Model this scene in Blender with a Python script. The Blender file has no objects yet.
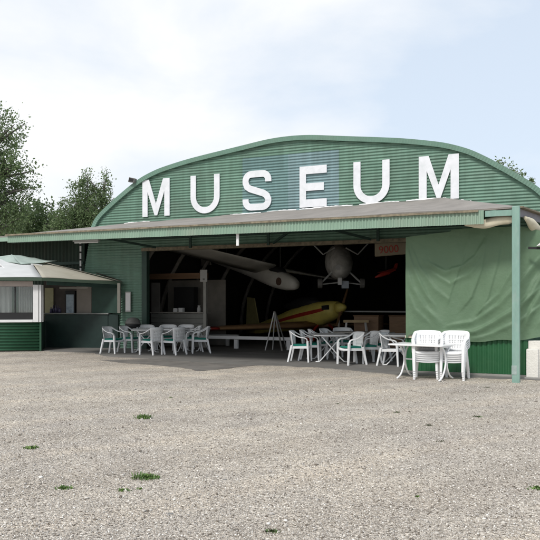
import bpy, bmesh, math, random
import numpy as np
from mathutils import Vector, Matrix
random.seed(7); RNG = np.random.default_rng(11)
R = math.radians
S = bpy.context.scene
COL = S.collection
TH = math.atan2(720, 1570)                 # the building front is turned by this against the view
O = Vector((4.98, 14.58, 0))
EX = Vector((math.cos(TH), -math.sin(TH), 0)); EY = Vector((math.sin(TH), math.cos(TH), 0))
def BW(X, Y, z=0): return O + EX*X + EY*Y + Vector((0, 0, z))

# ------------------------------------------------------------------ materials
def mat(name, col, rough=.6, var=.12, scale=3, dirt=0, dirtcol=(.10, .09, .07), dscale=1.2, bump=0, bscale=60,
        metal=0, spec=.4, stretch=(1, 1, 1), trans=0, alpha=1, sub=0):
    m = bpy.data.materials.new(name); m.use_nodes = True
    nt = m.node_tree; n = nt.nodes; l = nt.links
    b = n['Principled BSDF']; b.inputs['Roughness'].default_value = rough
    b.inputs['Metallic'].default_value = metal; b.inputs['Specular IOR Level'].default_value = spec
    tc = n.new('ShaderNodeTexCoord'); mp = n.new('ShaderNodeMapping'); mp.inputs['Scale'].default_value = stretch
    l.new(tc.outputs['Object'], mp.inputs['Vector'])
    nz = n.new('ShaderNodeTexNoise'); nz.inputs['Scale'].default_value = scale; nz.inputs['Detail'].default_value = 7
    nz.inputs['Roughness'].default_value = .62
    l.new(mp.outputs[0], nz.inputs['Vector'])
    rp = n.new('ShaderNodeValToRGB'); rp.color_ramp.elements[0].position = .3; rp.color_ramp.elements[1].position = .7
    c = Vector(col)
    rp.color_ramp.elements[0].color = (*(c*(1-var)), 1); rp.color_ramp.elements[1].color = (*[min(1, x*(1+var)) for x in c], 1)
    l.new(nz.outputs['Fac'], rp.inputs['Fac'])
    out = rp.outputs['Color']
    if dirt:
        n2 = n.new('ShaderNodeTexNoise'); n2.inputs['Scale'].default_value = dscale; n2.inputs['Detail'].default_value = 9
        n2.inputs['Roughness'].default_value = .7
        l.new(mp.outputs[0], n2.inputs['Vector'])
        r2 = n.new('ShaderNodeValToRGB'); r2.color_ramp.elements[0].position = .48; r2.color_ramp.elements[1].position = .72
        r2.color_ramp.elements[0].color = (0, 0, 0, 1); r2.color_ramp.elements[1].color = (dirt, dirt, dirt, 1)
        l.new(n2.outputs['Fac'], r2.inputs['Fac'])
        mx = n.new('ShaderNodeMixRGB'); l.new(r2.outputs['Color'], mx.inputs['Fac']); l.new(out, mx.inputs['Color1'])
        mx.inputs['Color2'].default_value = (*dirtcol, 1); out = mx.outputs['Color']
    l.new(out, b.inputs['Base Color'])
    if bump:
        n3 = n.new('ShaderNodeTexNoise'); n3.inputs['Scale'].default_value = bscale; n3.inputs['Detail'].default_value = 5
        l.new(mp.outputs[0], n3.inputs['Vector'])
        bp = n.new('ShaderNodeBump'); bp.inputs['Strength'].default_value = bump; bp.inputs['Distance'].default_value = .02
        l.new(n3.outputs['Fac'], bp.inputs['Height']); l.new(bp.outputs['Normal'], b.inputs['Normal'])
    if trans: b.inputs['Transmission Weight'].default_value = trans
    if alpha < 1: b.inputs['Alpha'].default_value = alpha
    return m
def translucent(m, col, f):
    nt = m.node_tree; n = nt.nodes; l = nt.links
    o = n['Material Output']; b = n['Principled BSDF']
    t = n.new('ShaderNodeBsdfTranslucent'); t.inputs['Color'].default_value = (*col, 1)
    mx = n.new('ShaderNodeMixShader'); mx.inputs[0].default_value = f
    l.new(b.outputs[0], mx.inputs[1]); l.new(t.outputs[0], mx.inputs[2]); l.new(mx.outputs[0], o.inputs['Surface'])
    return m
M = {}
M['green'] = mat('corrugated green paint', (.134, .240, .182), .5, .10, 1.6, .4, (.155, .20, .165), .5, stretch=(1, 1, 2.2))
M['trim'] = mat('trim green paint', (.140, .246, .190), .5, .12, 2, .4, (.175, .215, .175), .8)
M['fascia'] = mat('fascia green paint', (.235, .345, .265), .5, .10, 2.5, .5, (.28, .285, .235), 1.0, stretch=(1, 1, .35))
M['darkgreen'] = mat('dark green paint', (.022, .055, .042), .55, .2, 3, .3, (.04, .05, .04), 1)
M['kgreen'] = mat('bottle green sheet', (.022, .080, .042), .5, .2, 2, .45, (.05, .075, .045), 1)
M['lowgreen'] = mat('low wall green sheet', (.020, .105, .040), .45, .15, 2, .3, (.06, .09, .05), 1)
M['postgreen'] = mat('post paint', (.20, .33, .28), .5, .12, 3, .5, (.30, .36, .33), 2.5, stretch=(3, 3, 1))
M['roofsheet'] = mat('weathered roof sheet', (.245, .225, .205), .85, .16, 2.2, .5, (.155, .145, .13), .7, bump=.3, bscale=25, stretch=(1, .35, 1))
M['rust'] = mat('mossy roof edge', (.20, .17, .12), .9, .4, 9)
M['white'] = mat('white paint', (.74, .74, .74), .5, .05, 3, .18, (.5, .5, .49), 2.2)
M['letter'] = mat('letter white paint', (.72, .73, .76), .6, .06, 5, .55, (.50, .55, .55), 3.2)
M['plastic'] = mat('white plastic', (.79, .80, .81), .38, .04, 4, .30, (.58, .57, .53), 4)
M['tabtop'] = mat('white table top', (.78, .78, .78), .4, .04, 4, .2, (.55, .53, .5), 3)
M['greytop'] = mat('grey weathered table top', (.33, .31, .28), .6, .12, 6)
M['cushion'] = mat('green cushion cloth', (.012, .19, .145), .9, .12, 20)
M['beige'] = mat('beige awning cloth', (.37, .35, .295), .85, .07, 3, .35, (.26, .24, .17), 1.2)
M['roll'] = mat('rolled beige cloth', (.62, .57, .44), .85, .1, 3, .4, (.42, .33, .2), 1.6, bump=.4, bscale=9)
M['whitecloth'] = translucent(mat('white awning cloth', (.70, .71, .71), .8, .06, 3, .4, (.5, .52, .5), 2), (.6, .63, .62), .25)
M['mint'] = translucent(mat('pale green awning cloth', (.40, .48, .44), .8, .12, 3, .5, (.58, .6, .58), 2), (.5, .62, .56), .25)
M['tarp'] = translucent(mat('green tarpaulin', (.138, .222, .136), .55, .08, 1.3, .35, (.168, .24, .162), .9, bump=.45, bscale=11), (.12, .25, .10), .2)
M['concrete'] = mat('concrete slab', (.165, .16, .15), .85, .18, 1.4, .5, (.10, .097, .092), .6, bump=.2, bscale=40)
M['patch'] = mat('old asphalt', (.155, .145, .132), .92, .22, 2.4, .5, (.26, .24, .21), 1.7, bump=.5, bscale=70)
M['kerb'] = mat('kerb concrete', (.27, .26, .24), .9, .2, 4, .3)
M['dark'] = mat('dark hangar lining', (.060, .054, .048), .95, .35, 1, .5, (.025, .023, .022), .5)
M['rib'] = mat('rib steel', (.48, .45, .40), .8, .15, 3)
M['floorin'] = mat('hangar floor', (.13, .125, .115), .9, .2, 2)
M['grey'] = mat('grey metal', (.17, .165, .155), .5, .15, 5, .3, (.10, .09, .08), 3)
M['lightgrey'] = mat('light grey', (.45, .45, .44), .6, .08, 4, .2)
M['black'] = mat('black rubber', (.015, .015, .016), .6, .1, 4)
M['yellow'] = mat('yellow aircraft paint', (.66, .55, .13), .45, .12, 3, .3)
M['red'] = mat('red aircraft paint', (.36, .030, .018), .5, .2, 3)
M['tan'] = mat('tan wing cloth', (.30, .17, .08), .6, .12, 3)
M['cream'] = mat('cream wing cloth', (.27, .225, .155), .6, .1, 3, .2)
M['glider'] = mat('glider white', (.64, .62, .56), .5, .10, 2, .35, (.42, .39, .35), 1.5)
M['wood'] = mat('brown board', (.20, .125, .075), .75, .18, 3, .2, stretch=(1, 1, 6))
M['beam'] = mat('wood beam', (.15, .085, .045), .8, .2, 3, stretch=(.3, 3, 3))
M['prop'] = mat('prop wood', (.16, .09, .04), .5, .2, 5)
M['fridgedoor'] = mat('fridge glass front', (.33, .40, .46), .2, .25, 6, .6, (.08, .12, .18), 5)
M['curtain'] = mat('lace curtain', (.55, .54, .52), .9, .12, 6, .5, (.3, .3, .3), 3, stretch=(5, 5, .6))
M['yellowpanel'] = mat('pale yellow panel', (.42, .40, .25), .8, .15, 8, .4, (.2, .2, .12), 4)
M['bluebottle'] = mat('violet bottle plastic', (.07, .06, .12), .4, .1, 5)
M['glass'] = mat('window glass', (.9, .95, .93), .05, .02, 2, trans=1)
M['stone'] = mat('white painted stone', (.70, .68, .63), .85, .07, 6, .35, (.5, .47, .42), 3, bump=.5, bscale=30)
M['bark'] = mat('bark', (.11, .10, .085), .95, .3, 9, .4, (.04, .035, .03), 5)
for i, c in enumerate([(.115, .168, .070), (.150, .205, .095), (.085, .128, .055), (.185, .23, .13)]):
    M['leaf%d' % i] = translucent(mat('leaf %d' % i, c, .6, .2, 8, spec=.25), tuple(1.5*x for x in c), .3)
M['weed'] = mat('weed leaf', (.085, .150, .045), .7, .25, 20)
M['weedlight'] = mat('light weed leaf', (.13, .21, .055), .7, .25, 20)
M['weeddark'] = mat('dry moss', (.075, .082, .045), .9, .3, 20)

# gable paint: green with a bluish repainted rectangle behind the letters S and E
def gable_paint():
    m = M['green'].copy(); m.name = 'gable paint'
    nt = m.node_tree; n = nt.nodes; l = nt.links; b = n['Principled BSDF']
    src = b.inputs['Base Color'].links[0].from_socket
    tc = n.new('ShaderNodeTexCoord'); sp = n.new('ShaderNodeSeparateXYZ'); l.new(tc.outputs['Object'], sp.inputs[0])
    def cmp(o, op, v):
        k = n.new('ShaderNodeMath'); k.operation = op; l.new(o, k.inputs[0]); k.inputs[1].default_value = v; return k.outputs[0]
    def mul(a, c):
        k = n.new('ShaderNodeMath'); k.operation = 'MULTIPLY'; l.new(a, k.inputs[0]); l.new(c, k.inputs[1]); return k.outputs[0]
    zz = mul(cmp(sp.outputs['Z'], 'LESS_THAN', 6.16), cmp(sp.outputs['Z'], 'GREATER_THAN', 4.3))
    fl = n.new('ShaderNodeVectorMath'); fl.operation = 'FLOOR'; dv = n.new('ShaderNodeVectorMath'); dv.operation = 'MULTIPLY'
    l.new(tc.outputs['Object'], dv.inputs[0]); dv.inputs[1].default_value = (1/.92, 0, 1/1.9); l.new(dv.outputs[0], fl.inputs[0])
    wn = n.new('ShaderNodeTexWhiteNoise'); l.new(fl.outputs[0], wn.inputs['Vector'])
    wr = n.new('ShaderNodeValToRGB'); wr.color_ramp.elements[0].color = (.90, .91, .91, 1); wr.color_ramp.elements[1].color = (1.06, 1.05, 1.06, 1)
    l.new(wn.outputs['Value'], wr.inputs['Fac'])
    st = n.new('ShaderNodeTexNoise'); st.inputs['Scale'].default_value = 1; st.inputs['Detail'].default_value = 6
    sm = n.new('ShaderNodeMapping'); sm.inputs['Scale'].default_value = (7, 7, .5); l.new(tc.outputs['Object'], sm.inputs[0]); l.new(sm.outputs[0], st.inputs['Vector'])
    sr = n.new('ShaderNodeValToRGB'); sr.color_ramp.elements[0].position = .35; sr.color_ramp.elements[1].position = .7
    sr.color_ramp.elements[0].color = (.86, .86, .84, 1); sr.color_ramp.elements[1].color = (1.05, 1.05, 1.05, 1); l.new(st.outputs['Fac'], sr.inputs['Fac'])
    tone = n.new('ShaderNodeMixRGB'); tone.blend_type = 'MULTIPLY'; tone.inputs['Fac'].default_value = 1
    l.new(wr.outputs['Color'], tone.inputs['Color1']); l.new(sr.outputs['Color'], tone.inputs['Color2'])
    for x0, x1, c, f in ((-8.78, -7.2, (.142, .242, .245), .9), (-7.2, -5.55, (.190, .285, .308), .9)):
        k = mul(zz, mul(cmp(sp.outputs['X'], 'GREATER_THAN', x0), cmp(sp.outputs['X'], 'LESS_THAN', x1)))
        f_ = n.new('ShaderNodeMath'); f_.operation = 'MULTIPLY'; l.new(k, f_.inputs[0]); f_.inputs[1].default_value = f
        mx = n.new('ShaderNodeMixRGB'); l.new(f_.outputs[0], mx.inputs['Fac']); l.new(src, mx.inputs['Color1'])
        mx.inputs['Color2'].default_value = (*c, 1); src = mx.outputs['Color']
    fin = n.new('ShaderNodeMixRGB'); fin.blend_type = 'MULTIPLY'; fin.inputs['Fac'].default_value = 1
    l.new(src, fin.inputs['Color1']); l.new(tone.outputs['Color'], fin.inputs['Color2']); l.new(fin.outputs['Color'], b.inputs['Base Color'])
    return m
M['gable'] = gable_paint()

def gravel_mat():
    m = bpy.data.materials.new('gravel'); m.use_nodes = True
    nt = m.node_tree; n = nt.nodes; l = nt.links; b = n['Principled BSDF']; b.inputs['Roughness'].default_value = .95
    b.inputs['Specular IOR Level'].default_value = .15
    tc = n.new('ShaderNodeTexCoord')
    def vor(scale):
        v = n.new('ShaderNodeTexVoronoi'); v.inputs['Scale'].default_value = scale; v.inputs['Randomness'].default_value = 1
        l.new(tc.outputs['Object'], v.inputs['Vector']); return v
    def noise(scale, det=6, rgh=.6):
        v = n.new('ShaderNodeTexNoise'); v.inputs['Scale'].default_value = scale; v.inputs['Detail'].default_value = det
        v.inputs['Roughness'].default_value = rgh
        l.new(tc.outputs['Object'], v.inputs['Vector']); return v
    def ramp(src, stops):
        r = n.new('ShaderNodeValToRGB'); e = r.color_ramp.elements
        while len(e) < len(stops): e.new(.5)
        for k, (p, c) in enumerate(stops): e[k].position = p; e[k].color = (*c, 1) if len(c) == 3 else c
        l.new(src, r.inputs['Fac']); return r.outputs['Color']
    def mix(f, a, c, mode='MIX', fv=None):
        x = n.new('ShaderNodeMixRGB'); x.blend_type = mode
        if fv is None: l.new(f, x.inputs['Fac'])
        else: x.inputs['Fac'].default_value = fv
        l.new(a, x.inputs['Color1'])
        if isinstance(c, tuple): x.inputs['Color2'].default_value = (*c, 1)
        else: l.new(c, x.inputs['Color2'])
        return x.outputs['Color']
    v1 = vor(60); v2 = vor(125)
    sp = n.new('ShaderNodeSeparateColor'); l.new(v1.outputs['Color'], sp.inputs[0])
    sp2 = n.new('ShaderNodeSeparateColor'); l.new(v2.outputs['Color'], sp2.inputs[0])
    c1 = ramp(sp.outputs[0], [(0, (.13, .118, .105)), (.22, (.29, .268, .243)), (.7, (.435, .408, .375)), (1, (.68, .655, .62))])
    c2 = ramp(sp2.outputs[0], [(0, (.13, .118, .10)), (.3, (.31, .287, .26)), (.75, (.45, .422, .39)), (1, (.72, .70, .66))])
    k = ramp(sp.outputs[1], [(.45, (0, 0, 0)), (.55, (1, 1, 1))])
    base = mix(k, c1, c2)
    big = noise(.22, 8, .62)          # drifts of paler and greyer stone
    base = mix(None, base, (1.19, 1.155, 1.095), "MULTIPLY", 1)
    base = mix(None, base, ramp(big.outputs['Fac'], [(.34, (.86, .86, .885)), (.48, (1, 1, 1)), (.64, (1.11, 1.09, 1.055))]), 'MULTIPLY', 1)
    med = noise(1.9, 8, .7)
    base = mix(None, base, ramp(med.outputs['Fac'], [(.3, (.76, .75, .75)), (.52, (1.02, 1.01, 1.0)), (.72, (1.12, 1.105, 1.07))]), 'MULTIPLY', 1)
    # two faint wheel tracks worn across the yard, and old spills
    mpw = n.new('ShaderNodeMapping'); mpw.inputs['Rotation'].default_value = (0, 0, .55); mpw.inputs['Scale'].default_value = (.16, .42, .3); l.new(tc.outputs['Object'], mpw.inputs[0])
    wv = n.new('ShaderNodeTexWave'); wv.inputs['Scale'].default_value = .55; wv.inputs['Distortion'].default_value = 3.2; wv.inputs['Detail'].default_value = 5; wv.inputs['Detail Scale'].default_value = 1.4
    l.new(mpw.outputs[0], wv.inputs['Vector'])
    base = mix(None, base, ramp(wv.outputs['Fac'], [(.0, (.90, .89, .88)), (.35, (1, 1, 1)), (.85, (1, 1, 1)), (1, (1.09, 1.07, 1.04))]), 'MULTIPLY', 1)
    sp3 = noise(14, 5, .7)
    base = mix(ramp(sp3.outputs['Fac'], [(.64, (0, 0, 0)), (.70, (.8, .8, .8))]), base, (.12, .105, .085))
    soil = noise(5.5, 8, .75)
    base = mix(ramp(soil.outputs['Fac'], [(.585, (0, 0, 0)), (.72, (.72, .72, .72))]), base, (.19, .15, .105))
    l.new(base, b.inputs['Base Color'])
    bp = n.new('ShaderNodeBump'); bp.inputs['Strength'].default_value = 1; bp.inputs['Distance'].default_value = .014; bp.invert = True
    l.new(v1.outputs['Distance'], bp.inputs['Height'])
    bp2 = n.new('ShaderNodeBump'); bp2.inputs['Strength'].default_value = .35; bp2.inputs['Distance'].default_value = .10
    l.new(med.outputs['Fac'], bp2.inputs['Height']); l.new(bp.outputs['Normal'], bp2.inputs['Normal'])
    l.new(bp2.outputs['Normal'], b.inputs['Normal'])
    return m
M['gravel'] = gravel_mat()

# ------------------------------------------------------------------ mesh helpers
class MB:
    def __init__(s): s.v = []; s.f = []; s.m = []
    def add(s, vs, fs, mi=0):
        o = len(s.v); s.v += [tuple(p) for p in vs]; s.f += [tuple(o+i for i in f) for f in fs]; s.m += [mi]*len(fs)
    def box(s, a, b, mi=0):
        x0, y0, z0 = a; x1, y1, z1 = b
        s.add([(x0, y0, z0), (x1, y0, z0), (x1, y1, z0), (x0, y1, z0), (x0, y0, z1), (x1, y0, z1), (x1, y1, z1), (x0, y1, z1)],
              [(0, 3, 2, 1), (4, 5, 6, 7), (0, 1, 5, 4), (1, 2, 6, 5), (2, 3, 7, 6), (3, 0, 4, 7)], mi)
    def bar(s, p, q, w, h=None, w2=None, h2=None, up=(0, 0, 1), mi=0):
        p, q = Vector(p), Vector(q); h = h or w; w2 = w2 or w; h2 = h2 or h
        d = (q-p).normalized(); u = Vector(up)
        if abs(d.dot(u)) > .97: u = Vector((0, 1, 0))
        a = d.cross(u).normalized(); c = a.cross(d).normalized()
        vs = []
        for pt, ww, hh in ((p, w, h), (q, w2, h2)):
            for sx, sy in ((-1, -1), (1, -1), (1, 1), (-1, 1)): vs.append(pt + a*sx*ww/2 + c*sy*hh/2)
        s.add(vs, [(0, 1, 2, 3), (7, 6, 5, 4), (0, 4, 5, 1), (1, 5, 6, 2), (2, 6, 7, 3), (3, 7, 4, 0)], mi)
    def tube(s, pts, r, n=8, r2=None, mi=0, caps=True):
        pts = [Vector(p) for p in pts]; k = len(pts); rs = r if isinstance(r, (list, tuple)) else [r + ((r2 if r2 is not None else r)-r)*i/(k-1) for i in range(k)]
        vs = []; fs = []; pa = None
        for i, p in enumerate(pts):
            d = (pts[min(i+1, k-1)]-pts[max(i-1, 0)]).normalized()
            if pa is None:
                u = Vector((0, 0, 1)) if abs(d.z) < .9 else Vector((1, 0, 0)); pa = d.cross(u).normalized()
            else:
                pa = (pa - d*pa.dot(d)).normalized()
            pb = d.cross(pa)
            for j in range(n):
                t = 2*math.pi*j/n; vs.append(p + (pa*math.cos(t)+pb*math.sin(t))*rs[i])
        for i in range(k-1):
            for j in range(n): fs.append((i*n+j, i*n+(j+1) % n, (i+1)*n+(j+1) % n, (i+1)*n+j))
        if caps: fs.append(tuple(range(n-1, -1, -1))); fs.append(tuple((k-1)*n+j for j in range(n)))
        s.add(vs, fs, mi)
    def prism(s, poly, a, b, fn, mi=0):
        """poly: 2D outline, fn(u, v, depth) -> 3D"""
        n = len(poly); vs = [fn(u, v, a) for u, v in poly]+[fn(u, v, b) for u, v in poly]
        fs = [tuple(range(n)), tuple(range(2*n-1, n-1, -1))]+[(i, n+i, n+(i+1) % n, (i+1) % n) for i in range(n)]
        s.add(vs, fs, mi)
    def sheet(s, grid, thick=0, mi=0):
        """grid[i][j] of points"""
        a = len(grid); b = len(grid[0]); vs = [p for r in grid for p in r]
        s.add(vs, [(i*b+j, i*b+j+1, (i+1)*b+j+1, (i+1)*b+j) for i in range(a-1) for j in range(b-1)], mi)
    def loft(s, rings, mi=0, caps=True, fmat=None):
        n = len(rings[0]); o = len(s.v); vs = [p for r in rings for p in r]
        for i in range(len(rings)-1):
            for j in range(n):
                s.f.append((o+i*n+j, o+i*n+(j+1) % n, o+(i+1)*n+(j+1) % n, o+(i+1)*n+j)); s.m.append(fmat(i, j) if fmat else mi)
        s.v += [tuple(p) for p in vs]
        if caps:
            s.f.append(tuple(o+j for j in range(n-1, -1, -1))); s.m.append(mi)
            s.f.append(tuple(o+(len(rings)-1)*n+j for j in range(n))); s.m.append(mi)
    def build(s, name, mats, parent=None, smooth=False, bevel=0, solid=0, recalc=True):
        me = bpy.data.meshes.new(name); me.from_pydata(s.v, [], s.f); me.update()
        if not isinstance(mats, (list, tuple)): mats = [mats]
        for m in mats: me.materials.append(m if not isinstance(m, str) else M[m])
        me.polygons.foreach_set('material_index', s.m)
        if recalc:
            bm = bmesh.new(); bm.from_mesh(me); bmesh.ops.recalc_face_normals(bm, faces=bm.faces); bm.to_mesh(me); bm.free()
        if smooth: me.polygons.foreach_set('use_smooth', [True]*len(me.polygons))
        o = bpy.data.objects.new(name, me); COL.objects.link(o)
        if parent: o.parent = parent
        if solid: k = o.modifiers.new('s', 'SOLIDIFY'); k.thickness = solid; k.offset = 0
        if bevel: k = o.modifiers.new('b', 'BEVEL'); k.width = bevel; k.segments = 2; k.limit_method = 'ANGLE'; k.angle_limit = R(40)
        return o
def tag(o, label=None, cat=None, group=None, kind=None):
    if label: o['label'] = label
    if cat: o['category'] = cat
    if group: o['group'] = group
    if kind: o['kind'] = kind
    return o
def thing(name, label, cat, loc=(0, 0, 0), rotz=0, group=None):
    o = bpy.data.objects.new(name, None); COL.objects.link(o); o.empty_display_size = .2
    o.location = loc; o.rotation_euler = (0, 0, rotz); return tag(o, label, cat, group)
def copy_thing(src, loc, rotz, label, group=None, skip=()):
    c = src.copy(); COL.objects.link(c); c.location = loc; c.rotation_euler = (0, 0, rotz); c['label'] = label
    if group: c['group'] = group
    for ch in list(src.children):
        if ch.name.split('.')[0] in skip: continue
        d = ch.copy(); COL.objects.link(d); d.parent = c
        for g in list(ch.children):
            e = g.copy(); COL.objects.link(e); e.parent = d
    return c
def ellring(x, hw, hh, zc, n=26, yc=0, p=2.4):
    out = []
    for j in range(n):
        t = 2*math.pi*j/n; c, s_ = math.cos(t), math.sin(t)
        out.append((x, yc+hw*math.copysign(abs(c)**(2/p), c), zc+hh*math.copysign(abs(s_)**(2/p), s_)))
    return out
def wing_mb(root, tip, chord_r, chord_t, thick, dirx, mi=0, mb=None, steps=6):
    """airfoil slab from root to tip; dirx: unit vector to the leading edge"""
    mb = mb or MB(); root, tip, dirx = Vector(root), Vector(tip), Vector(dirx)
    prof = [(.5, 0), (.38, .55), (.15, .9), (-.15, .75), (-.5, .04), (-.5, -.04), (-.1, -.35), (.3, -.4), (.45, -.3)]
    rings = []
    for i in range(steps+1):
        t = i/steps; p = root.lerp(tip, t); c = chord_r+(chord_t-chord_r)*t
        if i == steps: c *= .8
        k = thick*(1-.5*t)*(.4 if i == steps else 1)
        rings.append([p+dirx*(u*c)+Vector((0, 0, w*k/1.3)) for u, w in prof])
    mb.loft(rings, mi); return mb

# ------------------------------------------------------------------ ground
g = MB(); g.box((-260, -60, -1), (260, 420, 0))
tag(g.build('gravel_ground', 'gravel'), kind='structure')

def edge_noise(pts, amp=.10, step=.22):
    out = []
    for (x0, y0), (x1, y1) in zip(pts, pts[1:]):
        n = max(1, int(math.hypot(x1-x0, y1-y0)/step))
        for k in range(n):
            out.append((x0+(x1-x0)*k/n+random.uniform(-amp, amp)*.5, y0+(y1-y0)*k/n+random.uniform(-amp, amp)))
    return out+[pts[-1]]
front = edge_noise([(-18, 3.3), (-14.5, 2.9), (-12.86, 2.85), (-11.7, 1.9), (-9.6, 1.5), (-8.2, 1.15), (-6.4, 1.0), (-5.73, 1.14), (-4.7, 1.05), (-3.82, .9),
                    (-2.9, .35), (-2.3, .2), (-.3, .3), (2.5, .3)])
poly = [(x, y) for x, y in front]+[(2.5, 5.0), (-18, 5.0)]
sl = MB(); sl.prism(poly, .0, .018, lambda u, v, d: BW(u, v, d))
tag(sl.build('concrete_slab', 'concrete'), kind='structure')
pe = edge_noise([(-10.9, .75), (-10.3, .35), (-8.84, 0.0), (-7.7, -.35), (-6.88, -.85), (-6.62, -.3), (-6.55, .35), (-6.35, .95), (-6.5, 1.6),
                 (-8.2, 1.9), (-9.6, 1.7), (-10.3, 1.15)], .09)
pt = MB(); pt.prism(pe, .0, .011, lambda u, v, d: BW(u, v, d))
tag(pt.build('asphalt_patch', 'patch'), kind='structure')
fl = MB(); fl.box((-15.2, 5.0, -.02), (.95, 27, .014))
fo = fl.build('hangar_floor', 'floorin'); fo.location = O; fo.rotation_euler.z = -TH; tag(fo, kind='structure')

# loose stones on the near gravel: one uncountable mass
def pebbles():
    n = 150000
    d = 4.1 + (RNG.random(n)**1.7)*10.5
    x = (RNG.random(n)*2-1)*(d*.40+1.6)
    r = .0040+.0070*RNG.random(n)**2.2
    big = RNG.random(n) < .010; r[big] *= 2.1
    base = np.array([(1, 0, 0), (-1, 0, 0), (0, 1, 0), (0, -1, 0), (0, 0, 1), (0, 0, -1)], float)
    off = base[None]*r[:, None, None]*(.65+.7*RNG.random((n, 6, 1))) + (RNG.random((n, 6, 3))-.5)*r[:, None, None]*.7
    a = RNG.random(n)*6.283; ca, sa = np.cos(a), np.sin(a)
    ox = off[..., 0]*ca[:, None]-off[..., 1]*sa[:, None]; oy = off[..., 0]*sa[:, None]+off[..., 1]*ca[:, None]
    oz = off[..., 2]*.65
    co = np.stack([ox+x[:, None], oy+d[:, None], oz+(r*.25)[:, None]], -1).reshape(-1, 3)
    tri = np.array([(0, 2, 4), (2, 1, 4), (1, 3, 4), (3, 0, 4), (2, 0, 5), (1, 2, 5), (3, 1, 5), (0, 3, 5)])
    f = (tri[None]+(np.arange(n)*6)[:, None, None]).reshape(-1)
    me = bpy.data.meshes.new('gravel_stones'); me.vertices.add(n*6); me.vertices.foreach_set('co', co.reshape(-1))
    nf = n*8; me.loops.add(nf*3); me.loops.foreach_set('vertex_index', f)
    me.polygons.add(nf); me.polygons.foreach_set('loop_start', np.arange(nf)*3)
    cols = [(.48, .445, .40), (.385, .35, .31), (.56, .525, .475), (.17, .145, .12), (.76, .73, .68), (.41, .385, .355)]
    for i, c in enumerate(cols): me.materials.append(mat('loose stone %d' % i, c, .9, .15, 40, spec=.2))
    mi = RNG.choice(6, n, p=[.27, .22, .19, .13, .08, .11]); me.polygons.foreach_set('material_index', np.repeat(mi, 8))
    me.update(calc_edges=True); me.validate()
    o = bpy.data.objects.new('gravel_stones', me); COL.objects.link(o)
    tag(o, 'loose pale gravel stones scattered over the forecourt', 'gravel', kind='stuff')
pebbles()

# weeds in the gravel
def weed(px, py, w, label, cat='weed', mats=('weed', 'weedlight'), n=60, h=.07, name='weed_tuft'):
    d = 1152/(py-302); x = (px-270)/720*d
    mb = MB(); n = int(n*1.7)
    for i in range(n):
        a = random.uniform(0, 6.28); rr = min(w*.6, abs(random.gauss(0, .31 if h > .026 else (.22 if n > 60 else .15)))*w)
        bx, by = rr*math.cos(a), rr*.7*math.sin(a); ll = h*random.uniform(.5, 1.1); a2 = random.uniform(0, 6.28); sp = random.uniform(.2, .9)*ll
        dx, dy = math.cos(a2), math.sin(a2); ww = random.uniform(.003, .009); nx, ny = -dy*ww, dx*ww
        zt = ll*random.uniform(.4, 1)
        mb.add([(bx-nx*.5, by-ny*.5, 0), (bx+nx*.5, by+ny*.5, 0), (bx+dx*sp*.6+nx, by+dy*sp*.6+ny, zt*.75), (bx+dx*sp, by+dy*sp, zt),
                (bx+dx*sp*.6-nx, by+dy*sp*.6-ny, zt*.75)], [(0, 1, 2, 3, 4)], random.randrange(2))
    o = mb.build(name, list(mats), recalc=False); o.location = (x, d, 0)
    return tag(o, label, cat, 'weeds growing in the gravel')
weed(143.5, 418.5, .22, 'bright green weed tuft alone in the gravel, below the left tables', mats=('weedlight', 'weed'), n=120)
weed(31, 448.5, .15, 'small low weed at the far left of the gravel', n=70, h=.035)
weed(146, 478.5, .21, 'widest dark green weed clump in the left foreground gravel', n=150, h=.055)
weed(63.5, 489, .12, 'small green weed left of the widest clump in the gravel', n=70, h=.035)
weed(124, 491, .11, 'flat dark weed just below left of the widest weed clump', n=100, h=.022)
weed(140, 489.5, .06, 'tiny weed sprig just under the widest weed clump', n=24, h=.02)
weed(171, 398, .10, 'tiny weed sprig nearest the asphalt patch', n=20, h=.02)
weed(477, 417, .17, 'flat dark weed on the right side of the gravel below the post', n=50, h=.02, mats=('weeddark', 'weed'))
weed(397, 412.5, .13, 'small flat weed below the front white table', n=36, h=.02, mats=('weed', 'weeddark'))
weed(429, 425.5, .16, 'brownish flat weed between two greener ones at right', n=36, h=.016, mats=('weeddark', 'weeddark'))
weed(338, 404, .12, 'faint dry weed in the middle of the forecourt', n=24, h=.015, mats=('weeddark', 'weed'))
weed(417, 497, .07, 'small green sprig in the right foreground gravel', n=34, h=.02)
weed(273, 532, .12, 'low weed at the bottom edge, left of the centre', n=46, h=.025, mats=('weeddark', 'weed'))
weed(538, 489, .16, 'green weed at the right edge of the foreground', n=70, h=.03)
moss = weed(487, 387.5, .3, 'dark scattered moss on the gravel before the low green wall', 'moss', ('weeddark', 'weeddark'), 30, .015)
moss['kind'] = 'stuff'
weed(441, 441.5, .2, 'dry brown weed patch in the right middle gravel', n=30, h=.014, mats=('weeddark', 'weeddark'))
def stone(px, py, s, label):
    d = 1152/(py-302); mb = MB()
    bm = bmesh.new(); bmesh.ops.create_icosphere(bm, subdivisions=2, radius=1)
    for v in bm.verts: v.co = Vector((v.co.x*s*random.uniform(.9, 1.1), v.co.y*s*.6, max(-.1*s, v.co.z*s*.38*random.uniform(.8, 1.1))))
    me = bpy.data.meshes.new('stone'); bm.to_mesh(me); bm.free(); me.materials.append(M['grey'])
    o = bpy.data.objects.new('stone', me); COL.objects.link(o); o.location = ((px-270)/720*d, d, 0)
    tag(o, label, 'stone')
stone(170, 514, .03, 'dark flat stone lying in the left foreground gravel')
stone(225, 480, .02, 'small dark stone in the gravel left of centre')

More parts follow.
